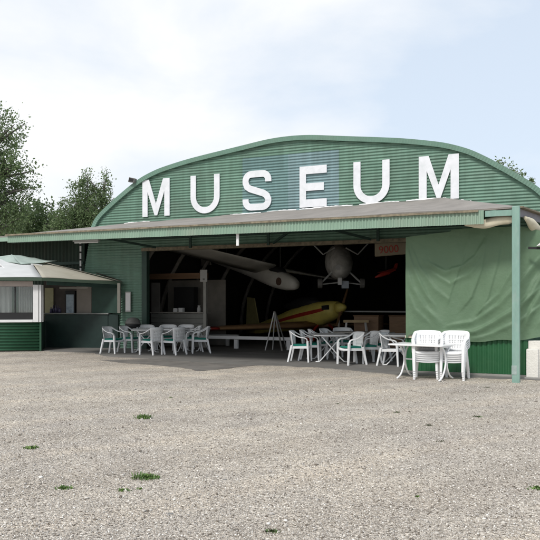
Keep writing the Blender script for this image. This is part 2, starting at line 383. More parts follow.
# ------------------------------------------------------------------ hangar
CX = -7.15
HALF = [(0, 6.69), (.7, 6.66), (1.5, 6.56), (2.2, 6.47), (2.9, 6.38), (3.6, 6.28), (4.35, 6.14), (4.85, 6.02), (5.4, 5.82), (5.85, 5.58), (6.25, 5.33),
        (6.6, 5.10), (7.2, 4.66), (7.48, 4.3), (7.75, 3.6), (7.95, 2.6), (8.05, 0)]
def halfwidth(z):
    for (h0, z0), (h1, z1) in zip(HALF, HALF[1:]):
        if z1 <= z <= z0: return h0+(h1-h0)*(z0-z)/(z0-z1)
    return 0
def catmull(pts, k=6):
    out = []
    for i in range(len(pts)-1):
        p0 = pts[max(i-1, 0)]; p1 = pts[i]; p2 = pts[i+1]; p3 = pts[min(i+2, len(pts)-1)]
        for j in range(k):
            t = j/k
            out.append(tuple(.5*(2*b+(c-a)*t+(2*a-5*b+4*c-d)*t*t+(-a+3*b-3*c+d)*t**3) for a, b, c, d in zip(p0, p1, p2, p3)))
    return out+[pts[-1]]
ARCH = [(CX-h, z) for h, z in reversed(HALF)]+[(CX+h, z) for h, z in HALF[1:]]
ARCHS = catmull(ARCH, 5)
GY = 5.1
hangar = thing('museum_hangar', 'big arched green corrugated hangar with white MUSEUM letters on its front', 'hangar', O, -TH)
w = MB(); OPX0, OPX1, OPZ = -12.48, -1.6, 3.40; WV = .088; A = .0155
zs = [i*WV/6 for i in range(int(6.69/(WV/6))+1)]
def corr(mb, zlist, x0f, x1f):
    rows = []
    for z in zlist:
        y = GY-A*math.sin(2*math.pi*z/WV); x0, x1 = x0f(z), x1f(z)
        rows.append([(x0+(x1-x0)*t, y, z) for t in (0, .5, 1)])
    mb.sheet(rows)
corr(w, [z for z in zs if z >= OPZ], lambda z: CX-halfwidth(z)+.03, lambda z: CX+halfwidth(z)-.03)
corr(w, [z for z in zs if z <= OPZ+.02], lambda z: CX-halfwidth(z)+.03, lambda z: OPX0)
corr(w, [z for z in zs if z <= OPZ+.02], lambda z: OPX1, lambda z: CX+halfwidth(z)-.03)
w.build('gable_wall', 'gable', hangar, smooth=True)
# rim trim with radial ribs
dense = []
acc = 0
for (x0, z0), (x1, z1) in zip(ARCHS, ARCHS[1:]):
    L = math.hypot(x1-x0, z1-z0); n = max(1, int(L/.016))
    for k in range(n): dense.append((x0+(x1-x0)*k/n, z0+(z1-z0)*k/n, acc+L*k/n))
    acc += L
rm = MB(); g0, g1, g2 = [], [], []
N = len(dense)
for i, (x, z, s_) in enumerate(dense):
    if z < 3.95: continue
    a = dense[max(i-8, 0)]; b = dense[min(i+8, N-1)]
    tx, tz = b[0]-a[0], b[1]-a[1]; L = math.hypot(tx, tz); nx, nz = tz/L, -tx/L       # inward
    rib = .0045*math.sin(2*math.pi*s_/.085)
    g0.append((x, 5.28, z+.005)); g1.append((x, 4.985+rib*.3, z)); g2.append((x+nx*.14, 5.0+rib, z+nz*.14))
rm.sheet([g0, g1, g2, [(p[0], 5.10, p[2]) for p in g2]])
rm.build('gable_rim', 'trim', hangar, smooth=False)
# roof shell
ro = MB()
outer = [[(x, y, z-.012) for x, z in ARCHS] for y in (5.15, 27.2)]
ro.sheet(outer, mi=0)
inn = [[(CX+(x-CX)*.985, y, z*.985) for x, z in ARCHS] for y in (5.15, 27.2)]
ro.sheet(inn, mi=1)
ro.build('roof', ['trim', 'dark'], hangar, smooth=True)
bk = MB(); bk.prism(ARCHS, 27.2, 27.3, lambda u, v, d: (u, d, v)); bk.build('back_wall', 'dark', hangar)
RIBC = [(CX+7.75*math.cos(math.pi*k/36), 6.25*math.sin(math.pi*k/36)**.9) for k in range(37)]
for y in (7.4, 9.6, 11.8, 14, 17, 20):
    rb = MB()
    rb.tube([(x, y, z) for x, z in RIBC], .085, 6); rb.build('roof_rib', 'rib', hangar, smooth=True)
for x in (-10.9, -7.2, -3.6):
    pr = MB(); z = next(zz for xx, zz in ARCHS if xx >= x)*.955
    pr.bar((x, 5.6, z-.15), (x, 27, z-.15), .08, .14); pr.build('roof_purlin', 'rib', hangar)
# door frame and header
fr = MB(); fr.box((OPX0-.10, 5.045, .014), (OPX0+.10, 5.22, OPZ-.08)); fr.build('door_jamb', 'darkgreen', hangar)
fr = MB(); fr.box((OPX1-.1, 5.045, .014), (OPX1+.10, 5.22, OPZ-.08)); fr.build('door_jamb', 'darkgreen', hangar)
fr = MB(); fr.box((OPX0-.10, 5.02, OPZ-.08), (OPX1+.1, 5.22, OPZ+.03)); fr.build('door_header', 'rust', hangar)
# letters
ZB, ZT, ST = 4.48, 5.73, .185
def stroke(path, w_):
    L, Rr = [], []
    for i, p in enumerate(path):
        a = path[max(i-1, 0)]; b = path[min(i+1, len(path)-1)]
        dx, dy = b[0]-a[0], b[1]-a[1]; k = math.hypot(dx, dy); nx, ny = -dy/k*w_/2, dx/k*w_/2
        L.append((p[0]+nx, p[1]+ny)); Rr.append((p[0]-nx, p[1]-ny))
    return L, Rr
def letter(polys=None, path=None, sw=ST):
    mb = MB(); f = lambda u, v, d: (u, d, v)
    if path:
        L, Rr = stroke(path, sw)
        n = len(L); vs = []
        for d in (5.045, 5.072):
            vs += [f(*p, d) for p in L]+[f(*p, d) for p in Rr]
        fs = []
        for i in range(n-1):
            fs += [(i, i+1, n+i+1, n+i), (2*n+i, 3*n+i, 3*n+i+1, 2*n+i+1), (i, 2*n+i, 2*n+i+1, i+1), (n+i, n+i+1, 3*n+i+1, 3*n+i)]
        fs += [(0, n, 3*n, 2*n), (n-1, 3*n-1, 4*n-1, 2*n-1)]
        mb.add(vs, fs)
    for p in polys or []: mb.prism(p, 5.045, 5.072, f)
    return mb.build('letter', 'letter', hangar)
def M_poly(x0, x1, s_):
    xm = (x0+x1)/2; k = s_*1.25
    return [(x0, ZB), (x0, ZT), (x0+k, ZT), (xm, ZB+.42), (x1-k, ZT), (x1, ZT), (x1, ZB), (x1-s_, ZB), (x1-s_, ZT-.42), (xm+.05, ZB+.03), (xm-.05, ZB+.03), (x0+s_, ZT-.42), (x0+s_, ZB)]
def U_path(x0, x1, s_):
    a = x0+s_/2; b = x1-s_/2; r = (b-a)/2; c = (a+b)/2; zc = ZB+s_/2+r*1.0
    return [(a, ZT), (a, (ZT+zc)/2)]+[(c-r*math.cos(t), zc-r*math.sin(t)) for t in [math.pi*i/20 for i in range(21)]]+[(b, (ZT+zc)/2), (b, ZT)]
letter([M_poly(-12.55, -11.47, .205)])
letter(path=U_path(-10.66, -9.58, .20), sw=.20)
def S_path(x0, x1, s_):
    r = .24; a = x0+s_/2; b = x1-s_/2; t = ZT-s_/2; q = ZB+s_/2; m = (ZT+ZB)/2
    P = [(b, t-.24), (b, t-r*.9)]
    P = [(b, t-.26)]+[(b-.20+.20*math.cos(u), t-.20+.20*math.sin(u)) for u in [math.pi/2*i/6 for i in range(7)]]
    P += [(a+.20-.20*math.sin(u), t-.20+.20*math.cos(u)) for u in [math.pi/2*i/6 for i in range(7)]]
    P += [(a, m+.26), (a+.05, m+.13), (a+.16, m+.06), (b-.16, m-.10), (b-.05, m-.18), (b, m-.30)]
    P += [(b-.20+.20*math.cos(u), q+.20-.20*math.sin(u)) for u in [math.pi/2*i/6 for i in range(7)]]
    P += [(a+.20-.20*math.sin(u), q+.20-.20*math.cos(u)) for u in [math.pi/2*i/6 for i in range(7)]]
    P += [(a, q+.26)]
    return P
letter(path=S_path(-8.75, -7.75, .21), sw=.21)
x0, x1 = -6.80, -5.92
letter([[(x0, ZB), (x0, ZT), (x1, ZT), (x1, ZT-.24), (x0+.21, ZT-.24), (x0+.21, ZB+.73), (x1-.09, ZB+.73), (x1-.09, ZB+.50), (x0+.21, ZB+.50), (x0+.21, ZB+.24), (x1, ZB+.24), (x1, ZB)]])
letter(path=U_path(-5.08, -3.99, .215), sw=.215)
letter([M_poly(-3.14, -2.02, .225)])

# floodlight on the rim
t = thing('floodlight', 'small grey floodlight fixed on the left shoulder of the arched gable', 'lamp', BW(-12.88, 4.98, 5.62), -TH); t.scale = (.72, .72, .72)
b = MB(); b.bar((0, .08, -.02), (0, -.05, .14), .04, .03); b.build('bracket', 'grey', t)
b = MB(); b.prism([(-.19, .08), (.15, .02), (.19, .22), (-.12, .30)], -.16, .04, lambda u, v, d: (u, d, v)); b.build('housing', 'grey', t, bevel=.015)
b = MB(); b.prism([(-.15, .10), (.12, .06), (.15, .20), (-.10, .26)], -.170, -.163, lambda u, v, d: (u, d, v)); b.build('lens', 'black', t)

# ------------------------------------------------------------------ canopy
FY = -.2; FZ = 3.47
can = thing('canopy', 'long lean-to canopy with ribbed pale green fascia and grey brown roof', 'canopy', O, -TH)
A0 = (-20, FY, 3.44); B0 = (.05, FY, 3.49); C0 = (-20, 5.06, 4.05); C1 = (-14.58, 5.06, 4.25); D0 = (-2.5, 5.06, 4.50)
SD = Vector((.575, .818, 0)); sdx, sdy = SD.dot(EX), SD.dot(EY)
E0 = (.05+sdx*5.2, FY+sdy*5.2, 3.52)
def lerp3(a, b, t): return tuple(a[i]+(b[i]-a[i])*t for i in range(3))
rf = MB(); rows = []
for i in range(7):
    q = i/6; row = []
    for j in range(61):
        p = j/60; fx = -13.42+13.47*p
        front = (fx, FY, 3.44+.05*p+.008*math.sin(fx*2.1)); bx = -13.42+10.92*p
        back = (bx, 5.06, 4.25+(bx+14.58)/12.08*.25 if bx > -14.58 else 4.25+(bx+14.58)*.037)
        z = front[2]+(back[2]-front[2])*q
        row.append((front[0]+(back[0]-front[0])*q, front[1]+(back[1]-front[1])*q, z+.012*math.sin(fx*31)*(.3+q)))
    rows.append(row)
rf.sheet(rows)
rf.add([B0, E0, (0.9, 5.06, 3.62), D0], [(0, 1, 2), (0, 2, 3)])
rf.build('roof_sheet', 'roofsheet', can, solid=.035)
def ribbed(mb, p, q, z0a, z1a, z0b, z1b, nrm, pitch=.075, amp=.010):
    p, q = Vector(p), Vector(q); L = (q-p).length; n = int(L/pitch*6); top, bot = [], []
    for i in range(n+1):
        t = i/n; s_ = max(-1, min(1, 1.8*math.sin(2*math.pi*t*L/pitch))); c = p.lerp(q, t)+Vector(nrm)*amp*s_
        bot.append((c.x, c.y, z0a+(z0b-z0a)*t)); top.append((c.x, c.y, z1a+(z1b-z1a)*t))
    mb.sheet([bot, top])
fa = MB(); ribbed(fa, (-13.38, FY-.02, 0), (-.60, FY-.02, 0), 3.245, 3.425, 3.185, 3.465, (0, -1, 0))
fa.build('fascia', 'fascia', can, solid=.004)
fa = MB()
fa.box((-13.42, FY-.075, 3.43), (-.7, FY-.035, 3.472)); fa.build('eave_edge', 'rust', can)
fa = MB(); fa.box((-.58, FY+.01, 3.335), (.07, FY+.06, 3.452)); fa.build('end_beam', 'postgreen', can)
fa = MB(); fa.bar((.06, FY+.10, 3.40), (.05+sdx*5, FY+sdy*5, 3.42), .03, .15); fa.build('side_fascia', mat('grey violet board', (.20, .19, .205), .7, .15, 4), can)
fa = MB(); fa.bar((.10, FY+.03, 3.50), (.13+sdx*5, FY+sdy*5, 3.53), .10, .03); fa.build('side_edge', 'rust', can)
# front beam behind the fascia, rafters, ledger, hangers, braces
fb = MB(); fb.box((-13.35, FY+.06, 3.24), (-.75, FY+.14, 3.36)); fb.build('front_beam', 'darkgreen', can)
lg = MB(); lg.box((-13.35, 4.96, 3.70), (-1.0, 5.03, 3.84)); lg.build('ledger', 'darkgreen', can)
for x in (-13.25, -11.1, -8.8, -6.3, -3.9, -1.9):
    r_ = MB(); r_.bar((x, FY+.15, 3.33), (min(x, -2.6), 5.04, 4.06), .06, .13); r_.build('rafter', 'darkgreen', can)
for x in (-10.6, -7.8, -4.3):
    r_ = MB(); r_.box((x-.04, 4.9, 3.36), (x+.04, 4.955, 3.98)); r_.build('hanger', 'darkgreen', can)
for x0, x1 in ((-13.2, -11.9), (-6.0, -7.6), (-5.6, -4.5)):
    r_ = MB(); r_.bar((x0, 3.0, 3.72), (x1, 4.88, 3.42), .05, .07); r_.build('brace', 'darkgreen', can)
def post(x, y, h):
    p = MB(); p.box((x-.072, y-.07, -.02), (x+.072, y+.07, h)); o = p.build('post', 'postgreen', can, bevel=.008)
    pl = MB(); pl.box((x-.078, y-.076, .16), (x+.02, y-.071, .34)); pl.build('repair_patch', mat('patch paint', (.30, .37, .35), .7, .2, 8), o)
post(.03, -.27, 3.50)
# white sealing strip along the gable, broken in places
def seal(p, q, h):
    p, q = Vector(p), Vector(q); n_ = max(4, int((q-p).length/.06)); lo, hi = [], []
    for i in range(n_+1):
        c = p.lerp(q, i/n_); k = h*.55*random.uniform(.3, 1)*min(1, 4*i/n_+.2, 4*(1-i/n_)+.2)
        lo.append(c-Vector((0, .03, .02))); hi.append(c+Vector((0, 0, k)))
    mb = MB(); mb.sheet([lo, hi]); mb.build('sealing_strip', 'white', can)
def wallz(x): return 4.25+(x+14.58)/12.08*.25
for xa, xb, h in ((-13.3, -12.25, .05), (-9.3, -8.1, .035), (-7.9, -6.9, .05), (-6.8, -5.1, .055), (-4.9, -3.7, .045), (-3.5, -2.6, .05)):
    seal((xa, 5.045, wallz(xa)+.025), (xb, 5.045, wallz(xb)+.025), h)
p0 = Vector(D0); p1 = Vector(B0)
for a, bq in ((-.01, .09), (.13, .20), (.31, .37), (.44, .47)):
    seal(p0.lerp(p1, a)+Vector((0, .10, .03)), p0.lerp(p1, bq)+Vector((0, .10, .03)), .07)

# small things under the canopy
o = MB(); o.box((-.03, -.012, -.29), (.035, .012, 0)); o.box((-.03, -.03, -.03), (.03, .03, .02))
oo = o.build('hanging_tag', 'white'); oo.location = BW(-6.28, FY+.10, 3.23); oo.rotation_euler.z = -TH
tag(oo, 'short white strip dangling under the middle of the canopy fascia', 'tag')
t = thing('downpipe', 'white downpipe with dark joints at the left corner of the hangar', 'pipe', BW(-15.12, 4.98, 2.2), -TH)
for k in range(4):
    o = MB(); o.tube([(0, 0, .40+k*.26), (0, 0, .60+k*.26)], .032, 8); o.build('pipe_section', 'white', t, smooth=False)
    o = MB(); o.tube([(0, 0, .60+k*.26), (0, 0, .66+k*.26)], .036, 8); o.build('joint', 'black', t)
o = MB(); o.tube([(0, 0, -2.2), (0, 0, .40)], .03, 8); o.build('lower_pipe', 'darkgreen', t)
o = MB(); o.tube([(0, 0, 1.44), (.0, -.05, 1.52), (.08, -.25, 1.60)], .03, 8); o.build('elbow', 'white', t)
t = thing('strip_light', 'pale strip light fixed flat under the left canopy', 'lamp', BW(-14.35, 4.35, 3.66), -TH+.12)
o = MB(); o.box((-.5, -.07, 0), (.5, .07, .06)); o.build('housing', 'lightgrey', t, bevel=.01)
o = MB(); o.tube([(-.46, 0, -.03), (.46, 0, -.03)], .025, 8); o.build('tube', 'white', t)

# notice board on the wall
t = thing('notice_board', 'narrow white notice board on the green wall beside the opening', 'notice', BW(-13.12, 5.03, 1.26), -TH)
o = MB(); o.box((-.11, -.02, 0), (.11, .02, .69)); o.build('board', 'lightgrey', t, bevel=.006)
o = MB(); o.box((-.085, -.026, .05), (.085, -.021, .64)); o.build('sheet', 'white', t)

# ------------------------------------------------------------------ annex wall left of the hangar
ann = thing('annex', 'dark green boarded side building left of the arched hangar', 'building', O, -TH)
o = MB(); ribbed(o, (-27, 5.35, 0), (-15.24, 5.35, 0), 0, 4.12, 0, 4.12, (0, -1, 0), .16, .02); o.build('boarded_wall', mat('annex boards', (.025, .046, .032), .7, .25, 2, .5, (.06, .05, .035), 1.5, stretch=(3, 3, .3)), ann, solid=.01)
o = MB(); o.box((-27, 5.25, 2.95), (-15.24, 5.30, 3.05)); o.build('wall_rail', 'darkgreen', ann)
o = MB(); o.add([(-27, 3.75, 3.89), (-13.2, 3.75, 3.89), (-13.2, 5.04, 4.12), (-15.25, 5.04, 4.12), (-15.25, 12, 4.6), (-27, 12, 4.6)], [(0, 1, 2, 3, 4, 5)]); o.build('roof', 'roofsheet', ann, solid=.05)
o = MB(); o.box((-27, 3.70, 3.72), (-13.3, 3.74, 3.86)); o.build('eave_board', 'fascia', ann)
for x in (-25, -22, -19, -16.5, -14.2):
    o = MB(); o.bar((x, 3.8, 3.80), (x, 5.03 if x > -15.2 else 5.33, 4.02), .06, .10); o.build('rafter', 'darkgreen', ann)
o = MB(); o.box((-27, 11.9, 0), (-15.3, 12, 4.55)); o.box((-27.1, 5.4, 0), (-27, 12, 4.1)); o.build('wall', 'darkgreen', ann)

# ------------------------------------------------------------------ curtain, low wall, blocks at the right
def T(*pp): return [((px-411.5)/44.3, max(-.1, (338-y)/(338-(238-12*min(1, (px-411)/70))))*2.3) for px, y in pp]
FOLDS = [   # soft ridges in the hanging cloth (position along the hem, height), how far they stand out, width
    (T((412, 246), (417, 262), (424, 279), (433, 297), (441, 307)), .055, .045), (T((416, 246), (425, 268), (440, 288), (455, 300)), .045, .05),
    (T((413, 270), (419, 290), (431, 309), (446, 322)), .05, .055), (T((413, 292), (421, 312), (436, 326)), .035, .05),
    (T((432, 262), (450, 271), (466, 266), (479, 254), (489, 236)), .075, .06), (T((436, 272), (455, 283), (473, 272), (487, 252)), .04, .04),
    (T((489, 240), (484, 268), (475, 294), (464, 310)), .05, .05), (T((503, 232), (499, 262), (490, 296), (476, 318)), .045, .05), (T((473, 236), (466, 262), (456, 290), (452, 305)), .03, .04),
    (T((440, 333), (458, 332), (476, 328), (495, 320), (512, 309), (540, 284)), .085, .055), (T((452, 326), (476, 318), (500, 303), (520, 280), (540, 250)), .06, .05),
    (T((470, 336), (495, 331), (520, 318), (540, 303)), .055, .045), (T((478, 312), (500, 292), (516, 262)), .04, .04),
    (T((522, 330), (530, 306), (542, 284), (560, 262)), .09, .06), (T((519, 310), (532, 280), (548, 255)), .08, .06), (T((526, 300), (545, 262), (565, 240)), .07, .06), (T((535, 325), (555, 300), (590, 280)), .07, .06)]
def fold(x, y, pts, w_):
    best = 9; tt = 0; n_ = len(pts)-1
    for i in range(n_):
        (x0, y0), (x1, y1) = pts[i], pts[i+1]; dx, dy = x1-x0, y1-y0
        t_ = max(0, min(1, ((x-x0)*dx+(y-y0)*dy)/(dx*dx+dy*dy))); ex, ey = x-x0-dx*t_, y-y0-dy*t_
        d_ = math.hypot(ex, ey)
        if d_ < best: best = d_; sgn = 1 if dx*ey-dy*ex > 0 else -1; tt = (i+t_)/n_
    if best > w_*5: return 0
    k = best/w_*(1.0 if sgn > 0 else .42)           # steep on one side, long on the other
    return math.exp(-k*k)*min(1, 5*tt+.25, 5*(1-tt)+.25)
def tarp_pt(s_, h):
    """s along the hem in metres from the left edge, h 0 bottom .. 1 top"""
    L1 = 2.42
    if s_ < L1: X, Y, nx, ny = -2.42+s_, .66, 0, -1
    else:
        k = s_-L1; q = min(1, k/.5); a = .50*q*.5 if k < .5 else .50*(1-.25/k)
        X, Y, nx, ny = k*math.cos(a), .66+k*math.sin(a), math.sin(.5*q), -math.cos(.5*q)
    ztop = 3.06+.11*min(1, s_/1.3)+(.03 if s_ > 1 else 0)-.05*math.sin(max(0, s_-L1)*1.6)
    if s_ > L1: ztop -= .16*min(1, (s_-L1)*1.1)
    zbot = .82+.05*math.sin(s_*2.3+.5)-.05*math.exp(-((s_-1.15)/.5)**2)+.02*math.sin(s_*7)
    if s_ < .05: zbot = .8
    z = zbot+(ztop-zbot)*h
    f = .05*math.sin(3.1*s_+2.0*h+.6)*h*(1-h)*2
    for pts, a, w_ in FOLDS:
        f += a*.58*fold(s_, h*2.3, pts, w_*.62)
    f += .009*math.sin(11*s_-9*h+1.5*math.sin(4*s_))*math.sin(5*h+2*s_)+.006*math.sin(17*s_+5*h+2*math.sin(6*h))+.005*math.sin(23*h+6*s_)*math.sin(3*s_)
    e = min(1, h*8+.3)*min(1, (1-h)*6+.15); f *= e
    if s_ > L1-.25:
        q = min(1, (s_-L1+.25)/.4)
        f += q*(.035*math.sin(7*s_-5.0*h)*(1-h*.7))
    f *= .9
    return (X+nx*f, Y+ny*f, z)
o = MB(); o.sheet([[tarp_pt(3.9*i/260, j/150) for j in range(151)] for i in range(261)])
o = o.build('tarpaulin', 'tarp', smooth=True); o.location = O; o.rotation_euler.z = -TH
tag(o, 'large green tarpaulin curtain hanging in folds under the right end of the canopy', 'tarpaulin')
lw = thing('low_wall', 'low bright green ribbed metal wall under the tarpaulin', 'wall', O, -TH)
o = MB(); ribbed(o, (-2.45, .74, 0), (.16, .74, 0), .06, .79, .06, .79, (0, -1, 0), .105, .012); o.build('ribbed_sheet', 'lowgreen', lw, solid=.006)
o = MB(); o.box((-2.45, .70, .795), (-.20, .78, .845)); o.build('top_rail', 'roll', lw)
o = MB(); o.box((-2.5, .62, 0), (.2, .80, .055)); o.build('base_kerb', 'kerb', lw, bevel=.01)
o = MB(); o.box((-1.12, .66, .70), (-1.06, .70, .86)); o.build('latch', 'black', lw)
# rolled beige cloth under the end beam
def roll(p, q, r, name, label, seed):
    random.seed(seed); p, q = Vector(p), Vector(q); mb = MB(); n = 26; rings = []
    d = (q-p).normalized(); sd = d.cross(Vector((0, 0, 1)))
    for i in range(n+1):
        t_ = i/n; k = r*(.35+.65*min(1, 5*t_, 6*(1-t_)+.3))*(1+.10*math.sin(9*t_+seed)); c = p.lerp(q, t_)+Vector((0, 0, -.03*math.sin(math.pi*t_)+.015*math.sin(11*t_)))
        rings.append([c+sd*(k*.75*math.cos(a))+Vector((0, 0, k*math.sin(a)*(1+.12*math.sin(3*a+6*t_)))) for a in [2*math.pi*j/14 for j in range(14)]])
    mb.loft(rings); o_ = mb.build(name, 'roll', smooth=True); o_.location = O; o_.rotation_euler.z = -TH
    tag(o_, label, 'rolled cloth')
roll((-1.02, .02, 3.22), (-.02, -.06, 3.29), .095, 'cloth_roll', 'beige cloth roll tied under the canopy front left of the corner post', 3)
roll((.16, .10, 3.31), (.16+sdx*2.4, .10+sdy*2.4, 2.98), .11, 'cloth_roll', 'beige cloth roll sagging under the canopy side right of the corner post', 5)
t = thing('bright_gap', 'small white piece standing in for a bright tarpaulin gap, on a dark hook right of the corner post', 'lamp', BW(.30, .46, 2.72), -TH)  # no lamp: added white piece imitates daylight through the gap at the tarpaulin edge
o = MB(); o.bar((-.10, -.02, .0), (.22, -.05, -.02), .04, .05); o.build('bracket', 'black', t)
o = MB(); o.prism([(.06, .02), (.42, .08), (.42, .13), (.18, .13)], -.16, .02, lambda u, v, d: (u, d, v)); o.build('gap_piece', 'white', t, bevel=.01)
# white blocks
for i, (X, Y, w_, d_, z0, h_, lab) in enumerate([
        (.27, .62, .24, .24, 0, .62, 'tall white stone block standing on the ground right of the post'),
        (.31, .80, .28, .13, 0, .79, 'white stone slab behind the tall block right of the post'),
        (.60, .82, .28, .20, .09, .60, 'white stone block at the right edge, raised on a dark wedge'),
        (.62, 1.06, .30, .13, 0, .80, 'white stone slab at the far right edge behind the raised block')]):
    o = MB(); n = 5
    o.box((-w_/2, -d_/2, 0), (w_/2, d_/2, h_)); o = o.build('stone_block', 'stone', bevel=.018)
    o.location = BW(X, Y, z0); o.rotation_euler.z = -TH+random.uniform(-.05, .05); tag(o, lab, 'stone block', 'white stone blocks by the post')
o = MB(); o.prism([(-.16, 0), (.16, 0), (.13, .088), (-.10, .088)], -.12, .1, lambda u, v, d: (u, d, v)); o = o.build('wedge', 'black')
o.location = BW(.60, .82, 0); o.rotation_euler.z = -TH; tag(o, 'dark wedge under the white stone block at the right edge', 'wedge')
o = MB(); o.box((0, -.05, 0), (3, .05, .045)); o = o.build('kerb_stone', 'kerb', bevel=.012); o.location = BW(.12, .42, 0); o.rotation_euler.z = -TH+.15
tag(o, 'low concrete kerb running right from the corner post', 'kerb')

# ------------------------------------------------------------------ refreshment kiosk at the left
K = Vector((-7.43, 23.4, 0))
e1 = Vector((.97, .23, 0)).normalized(); e2 = Vector((-.23, .97, 0)).normalized()
kio = thing('refreshment_kiosk', 'open bar kiosk with beige and white cloth roof, green sheet front and dark counter', 'kiosk', K)
def kb(mb, a, b, z0, z1, th=.06, mi=0):
    """box wall from plan point a to b (relative to K)"""
    a, b = Vector((*a, 0)), Vector((*b, 0)); n = Vector((-(b-a).y, (b-a).x, 0)).normalized()*th/2
    vs = [a+n, b+n, b-n, a-n]
    mb.add([(p.x, p.y, z0) for p in vs]+[(p.x, p.y, z1) for p in vs], [(0, 3, 2, 1), (4, 5, 6, 7), (0, 1, 5, 4), (1, 2, 6, 5), (2, 3, 7, 6), (3, 0, 4, 7)], mi)
def kp(a, b, off=0): v = e1*a+e2*b; return (v.x, v.y)
def ribh(mb, a, b, z0, z1, pitch=.098, amp=.016):
    a, b = Vector((*a, 0)), Vector((*b, 0)); n = Vector(((b-a).y, -(b-a).x, 0)).normalized(); rows = []
    k = int((z1-z0)/pitch*6)
    for i in range(k+1):
        z = z0+(z1-z0)*i/k; d = n*amp*math.sin(2*math.pi*(z-z0)/pitch); rows.append([(a.x+d.x, a.y+d.y, z), (b.x+d.x, b.y+d.y, z)])
    mb.sheet(rows)
o = MB(); ribh(o, kp(-3.4, 0), kp(-.045, 0), .03, .94); o.build('front_sheet', 'kgreen', kio, smooth=True, solid=.01)
o = MB(); kb(o, kp(-.03, -.02), kp(-.03, 1.75), .02, .95, .05); o.build('side_panel', 'darkgreen', kio)
o = MB(); kb(o, kp(-.06, -.01), kp(0, -.01), .02, .945, .05); o.build('corner_strip', 'kgreen', kio)
o = MB(); kb(o, kp(-3.4, -.01), kp(-.26, -.01), .945, 1.03, .14); o.build('window_sill', 'white', kio, bevel=.006)
o = MB(); kb(o, kp(-3.4, .02), kp(-.26, .02), 1.035, 1.26, .03); o.build('dark_panel', 'black', kio)
o = MB(); kb(o, kp(-.255, 0), kp(.0, 0), .945, 2.16, .13)
cp = o.build('corner_post', 'white', kio, bevel=.006)
o = MB(); kb(o, kp(-.10, -.078), kp(-.085, -.078), .95, 2.15, .03); o.build('groove', 'lightgrey', cp)
o = MB(); kb(o, kp(.0, .05), kp(.06, .05), .95, 2.15, .1); o.build('post_board', 'lightgrey', cp)
o = MB(); kb(o, kp(-.83, .02), kp(-.79, .02), 1.26, 2.1, .04); o.build('mullion', 'black', kio)
o = MB(); kb(o, kp(-2.3, .02), kp(-2.26, .02), 1.26, 2.1, .04); o.build('mullion', 'black', kio)
o = MB(); kb(o, kp(-3.4, .02), kp(-.26, .02), 1.265, 2.095, .008); o.build('window_pane', 'glass', kio)
o = MB(); kb(o, kp(-3.4, 0), kp(-.26, 0), 2.10, 2.27, .10); o.build('window_head', mat('pinkish head board', (.42, .36, .33), .7, .1, 4), kio)
for a, b_ in ((-3.3, -2.4), (-2.2, -.95), (-.74, -.30)):
    o = MB(); n = 40; P = Vector((*kp(a, .35), 0)); Q = Vector((*kp(b_, .35), 0)); rows = [[], []]
    for i in range(n+1):
        c = P.lerp(Q, i/n)+e2*.03*math.sin(i*1.3); rows[0].append((c.x, c.y, 1.24)); rows[1].append((c.x, c.y, 2.1))
    o.sheet(rows); o.build('window_curtain', 'curtain', kio, smooth=True)
# counter
c0 = (-7.85-K.x, 25.15-K.y); c1 = (-5.57-K.x, 24.78-K.y); c2 = (-5.22-K.x, 24.78-K.y)
o = MB(); kb(o, c0, c1, .02, 1.17, .06); kb(o, (c1[0]+.01, c1[1]+.012), c2, .02, 1.17, .06); o.build('counter_front', mat('counter green black', (.012, .030, .026), .5, .2, 3, .3, (.03, .04, .035), 1.5), kio)
o = MB(); kb(o, (c0[0]-.1, c0[1]+.1), (c1[0]+.05, c1[1]+.09), 1.175, 1.22, .34); o.build('counter_top', mat('worn counter top', (.19, .20, .19), .4, .15, 4), kio, bevel=.006)
o = MB(); o.box((-5.15-K.x-.05, 24.56-K.y-.05, 1.225), (-5.15-K.x+.05, 24.56-K.y+.05, 2.24)); o.build('corner_post', mat('dim post', (.33, .32, .28), .6, .1, 3), kio)
# back panels
def pxd(px, d): return ((px-270)/720*d-K.x, d-K.y)
o = MB(); kb(o, pxd(44, 25.75), pxd(84.5, 25.42), 0, 2.35, .05); o.build('back_wall', mat('dim interior board', (.07, .06, .055), .9, .3, 2), kio)
o = MB(); kb(o, pxd(77, 25.22), pxd(91.8, 25.05), 0.3, 2.18, .05); o.build('pale_panel', mat('grey beige panel', (.24, .215, .19), .8, .08, 3), kio)
o = MB(); kb(o, pxd(45, 25.65), pxd(53.5, 25.60), 1.1, 2.1, .04); o.build('yellow_panel', 'yellowpanel', kio)
o = MB(); kb(o, pxd(92.0, 24.98), pxd(117.6, 24.68), 1.225, 2.3, .05); o.build('dark_panel', 'darkgreen', kio)
o = MB(); kb(o, pxd(60, 25.3), pxd(93, 25.1), 2.06, 2.13, .12); o.build('shutter_box', mat('shutter box', (.36, .34, .31), .6, .1, 3), kio, bevel=.01)
